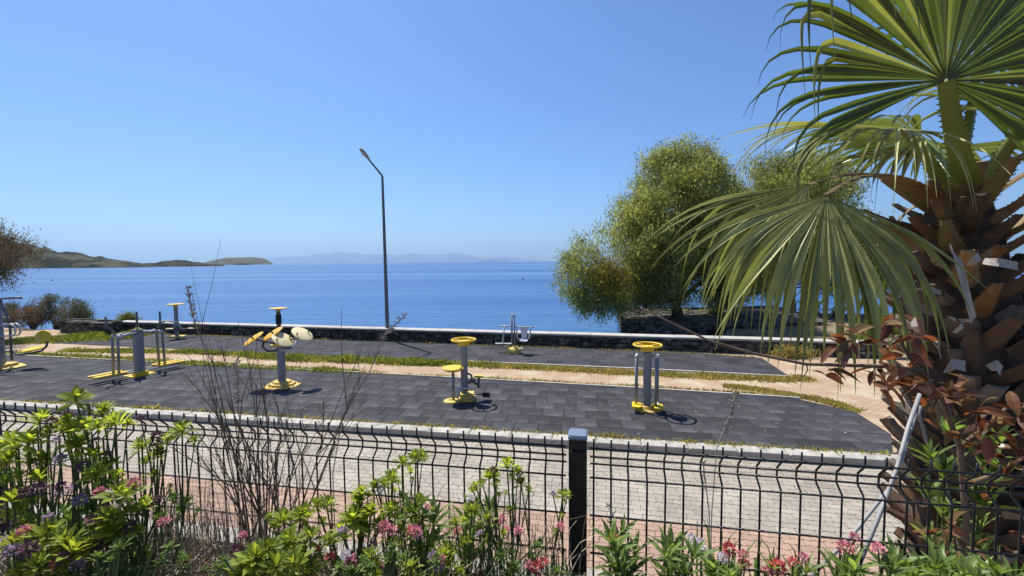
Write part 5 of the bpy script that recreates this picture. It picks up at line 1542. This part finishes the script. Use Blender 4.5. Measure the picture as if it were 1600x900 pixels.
# ---- red leaved shrub in front of the palm, with its long bare shoot
rl = [MB() for _ in range(3)]
for i, mb_ in enumerate(rl):
    rr = random.Random(70 + i)
    obleaf(mb_, Vector((0, 0, 0)), Vector((1, 0, 0.1)), Vector((0, 0, 1)), 0.11, 0.045, rr.uniform(.2, .5), .35, 'oval')
RLM = [mb_.mesh('leaf', M['leaf_red']) for mb_ in rl] 
RLB = [MB() for _ in range(1)]
obleaf(RLB[0], Vector((0, 0, 0)), Vector((1, 0, 0.1)), Vector((0, 0, 1)), 0.10, 0.045, .6, .5, 'oval')
RLM2 = RLB[0].mesh('leaf', M['leaf_brown'])
rb = at(1500, 760, 1.75); rb = Vector((rb.x, rb.y, SOIL - 0.0))
rb = Vector((rb.x, rb.y, PAVE_Z))
rs_ = thing('red_leaved_shrub', 'red and bronze leaved shrub growing across the palm trunk', 'shrub', rb)
rng = random.Random(77)
def leaf_cluster(p, n, size, spread, dirbias=(0, 0, 0.2)):
    for _ in range(n):
        q = p + Vector((rng.uniform(-1, 1), rng.uniform(-1, 1), rng.uniform(-1, 1))) * spread
        e = Euler((rng.uniform(-.9, .9), rng.uniform(-.7, .9), rng.uniform(0, 6.28))).to_matrix().to_4x4()
        link_mesh('leaf', RLM2 if rng.random() < .22 else rng.choice(RLM), rs_, Matrix.Translation(q - rb) @ e @ Matrix.Scale(size * rng.uniform(.7, 1.25), 4))
def branch(pts, r0, r1, name='branch', m='twig'):
    k_ = len(pts)
    MB().tube([p - rb for p in pts], [r0 + (r1 - r0) * i / (k_ - 1) for i in range(k_)], 7).build(name, M[m], rs_, smooth='all')
yb = 1.75
trunk_pts = [rb, at(1510, 820, yb), at(1500, 700, yb), at(1470, 620, yb - .05), at(1430, 570, yb - .1), at(1400, 525, yb - .1)]
branch(trunk_pts, 0.013, 0.006)
branch([at(1440, 580, yb - .1), at(1400, 573, yb - .1), at(1340, 571, yb - .12), at(1260, 569, yb - .1), at(1180, 553, yb - .1), at(1110, 533, yb - .1), at(1050, 505, yb - .1), at(1000, 480, yb - .1)], 0.009, 0.0025, m='twig')
branch([at(1260, 569, yb - .1), at(1262, 578, yb - .1), at(1255, 590, yb - .1)], 0.003, 0.0015)
branch([at(1500, 700, yb), at(1550, 660, yb), at(1590, 620, yb)], 0.012, 0.005)
branch([at(1505, 760, yb), at(1560, 740, yb - .05), at(1600, 715, yb - .05)], 0.012, 0.005)
for (u, v, n, sp) in ((1310, 525, 7, .035), (1345, 530, 5, .03), (1400, 515, 9, .045), (1425, 535, 7, .05), (1425, 580, 12, .07), (1400, 600, 8, .05), (1440, 610, 8, .06), (1370, 585, 4, .03), (1290, 570, 3, .03),
                      (1510, 620, 9, .06), (1530, 650, 10, .07), (1570, 650, 12, .08), (1595, 690, 12, .08), (1560, 690, 8, .06), (1595, 740, 10, .07), (1590, 640, 8, .06), (1480, 640, 6, .05), (1330, 550, 4, .03), (1560, 720, 8, .06), (1500, 850, 9, .06), (1470, 830, 6, .05), (1590, 850, 8, .06), (1545, 760, 5, .05)):
    leaf_cluster(at(u, v, yb - 0.12), n, 0.74, sp * 1.15)
leaf_cluster(at(1293, 590, yb - .1), 2, .8, .01)

# ---- pale leaning rods by the palm
def rod(pts, r, label, y):
    P_ = [at(u, v, yy) for u, v, yy in pts]
    b = P_[-1].copy()
    r_ = MB().tube([p - b for p in P_], r, 10).build('leaning_rod', M['pole_pale'], None, smooth='all', loc=b)
    tag(r_, label, 'rod')
rod([(1437, 616, 1.50), (1420, 665, 1.44), (1402, 730, 1.36), (1370, 815, 1.28), (1322, 930, 1.19)], 0.0062, 'long pale grey rod leaning across the fence beside the palm', 1.4)
rod([(1432, 640, 1.56), (1410, 715, 1.5), (1388, 765, 1.44), (1330, 838, 1.36), (1268, 900, 1.28)], 0.0055, 'bent pale rod slanting down behind the oleanders', 1.4)
rod([(1441, 622, 1.9), (1437, 650, 1.9), (1448, 690, 1.9), (1470, 720, 1.9), (1500, 860, 2.0), (1505, 1200, 2.0)], 0.006, 'thin pale cane curving down in front of the palm trunk', 1.9)

# ---- bare twiggy shrub
tb = at(408, 880, 1.22); tb = Vector((tb.x, tb.y, SOIL))
tw = thing('bare_twig_shrub', 'leafless dark twiggy shrub standing above the mesh fence', 'shrub', tb)
rng = random.Random(21)
def twig(p0, p1, r0, depth):
    mid = p0.lerp(p1, .5) + Vector((rng.uniform(-.02, .02), rng.uniform(-.02, .02), 0)) * (p1 - p0).length * 2
    MB().tube([p0 - tb, mid - tb, p1 - tb], [r0, r0 * .7, r0 * .35], 5).build('twig' if depth else 'branch', M['twig'], tw)
    if depth < 2:
        L_ = (p1 - p0).length
        for q in range(7 if depth == 0 else 4):
            t = rng.uniform(.35, .98)
            s0 = p0.lerp(p1, t)
            dv = ((p1 - p0).normalized() + Vector((rng.uniform(-.7, .7), rng.uniform(-.5, .5), rng.uniform(.0, .5)))).normalized()
            twig(s0, s0 + dv * L_ * rng.uniform(.25, .5), r0 * .5, depth + 1)
for (u, v, y) in ((330, 555, 1.3), (392, 660, 1.2), (365, 640, 1.22), (435, 690, 1.2), (515, 660, 1.25), (350, 690, 1.2), (400, 600, 1.22), (460, 720, 1.2), (420, 650, 1.2), (560, 590, 1.35), (300, 460, 1.35)):
    twig(tb + Vector((rng.uniform(-.02, .02), 0, 0)), at(u, v, y), 0.0036 if v > 500 else 0.002, 0 if v > 600 else 1)

# ---- thin dry stalks with feathery tops
def stalk(pts, y, label, plume=0):
    P_ = [at(u, v, y) for u, v in pts]
    b = Vector((P_[-1].x, P_[-1].y, SOIL))
    r_ = thing('dry_stalk', label, 'stalk', b, 0, 'dry stalks')
    MB().tube([p - b for p in P_] + [(0, 0, 0)], 0.0016, 5).build('stem', M['twig_pale'], r_)
    m_ = MB(); rr = random.Random(int(pts[0][0]))
    for i in range(70 if plume else 9):
        t = rr.random() * (plume or .3)
        k_ = min(len(P_) - 2, int(t * (len(P_) - 1))); f_ = t * (len(P_) - 1) - k_
        p = P_[k_].lerp(P_[k_ + 1], f_)
        dv = Vector((rr.uniform(-1, 1), rr.uniform(-.6, .6), rr.uniform(-.2, 1))).normalized()
        obleaf(m_, p - b, dv, Vector((0, -1, .2)), rr.uniform(.008, .02), 0.003, 0, 0, 'lance')
    m_.build('seed_head', M['twig_pale'], r_)
stalk([(294, 448), (300, 490), (318, 540), (350, 600), (380, 690), (398, 800)], 1.3, 'tall pale feathery stalk rising beside the slim post machine', .3)
stalk([(636, 490), (600, 525), (578, 580), (560, 610), (535, 650), (520, 740)], 1.35, 'thin pale stalk slanting across the street lamp foot', .35)
stalk([(1150, 610), (1140, 650), (1120, 700), (1112, 800)], 1.3, 'dry straw stalk standing above the right mesh panel', .5)
stalk([(370, 560), (372, 640), (385, 720), (395, 800)], 1.3, 'straight dry stalk among the bare twigs', .3)
stalk([(952, 788), (962, 820), (968, 870)], 1.15, 'short dry stalk beside the black post')
stalk([(1098, 720), (1108, 800), (1110, 870)], 1.15, 'dark dry stalk in front of the right mesh panel')

# ---- dry undergrowth: tangled stems and old leaves nobody could count
rng = np.random.default_rng(99)
def undergrowth(name, label, n, u0, u1, y0, y1, h0, h1, m, w=0.0022, seed=0, lean=0.35):
    rr = random.Random(seed); mb_ = MB()
    for i in range(n):
        u = rr.uniform(u0, u1); y = rr.uniform(y0, y1)
        p = at(u, 880, y); p = Vector((p.x, p.y, SOIL - 0.01))
        h = rr.uniform(h0, h1) * (0.6 + 0.6 * (0.5 + noise.noise((u * .02, y * 3, seed))))
        a = rr.uniform(0, 6.28); e = Vector((math.cos(a), math.sin(a), 0)) * h * rr.uniform(0, lean)
        q = [p, p + e * .35 + Vector((0, 0, h * .5)), p + e * .8 + Vector((0, 0, h * .85)), p + e * 1.3 + Vector((0, 0, h * rr.uniform(.8, 1.0)))]
        sd = Vector((math.cos(a + 1.57), math.sin(a + 1.57), 0))
        ww = w * rr.uniform(.7, 1.5)
        mb_.strip(q, [ww, ww, ww * .7, ww * .2], sd, Vector((0, 0, 1)), .1)
    o = mb_.build(name, m); tag(o, label, 'undergrowth', kind='stuff')
undergrowth('dry_undergrowth', 'tangled dry straw stems under the flowering plants', 2600, -60, 900, .80, 1.32, .10, .36, M['twig_pale'], seed=1, lean=.6)
undergrowth('brown_undergrowth', 'tangled brown stems under the flowering plants', 2600, -60, 900, .80, 1.34, .10, .38, M['twig'], seed=2, lean=.6)
undergrowth('green_undergrowth', 'thin green stems and blades along the bed', 2600, -60, 1640, .82, 1.25, .06, .26, M['leaf_mid'], w=0.007, seed=3)
undergrowth('tall_straw', 'upright straw blades around the twiggy shrub', 500, 230, 470, 1.05, 1.35, .22, .46, M['twig_pale'], seed=4, lean=.25)
undergrowth('right_undergrowth', 'short dry stems below the right mesh panel', 900, 880, 1640, .82, 1.18, .06, .18, M['twig_pale'], seed=5)

# ---- scattered dry leaves and bits on the court
rr = random.Random(8); mb_ = MB()
for i in range(90):
    p = gp(rr.uniform(250, 1390), rr.uniform(600, 690)); z = 0.008
    a = rr.uniform(0, 6.28); dv = Vector((math.cos(a), math.sin(a), .25))
    obleaf(mb_, Vector((p.x, p.y, z)), dv, Vector((0, 0, 1)), rr.uniform(.02, .06), rr.uniform(.012, .03), .4, .3, 'oval')
tag(mb_.build('leaf_litter', M['twig_pale']), 'dry leaf bits scattered on the dark tiled mat', 'leaf litter', kind='stuff')
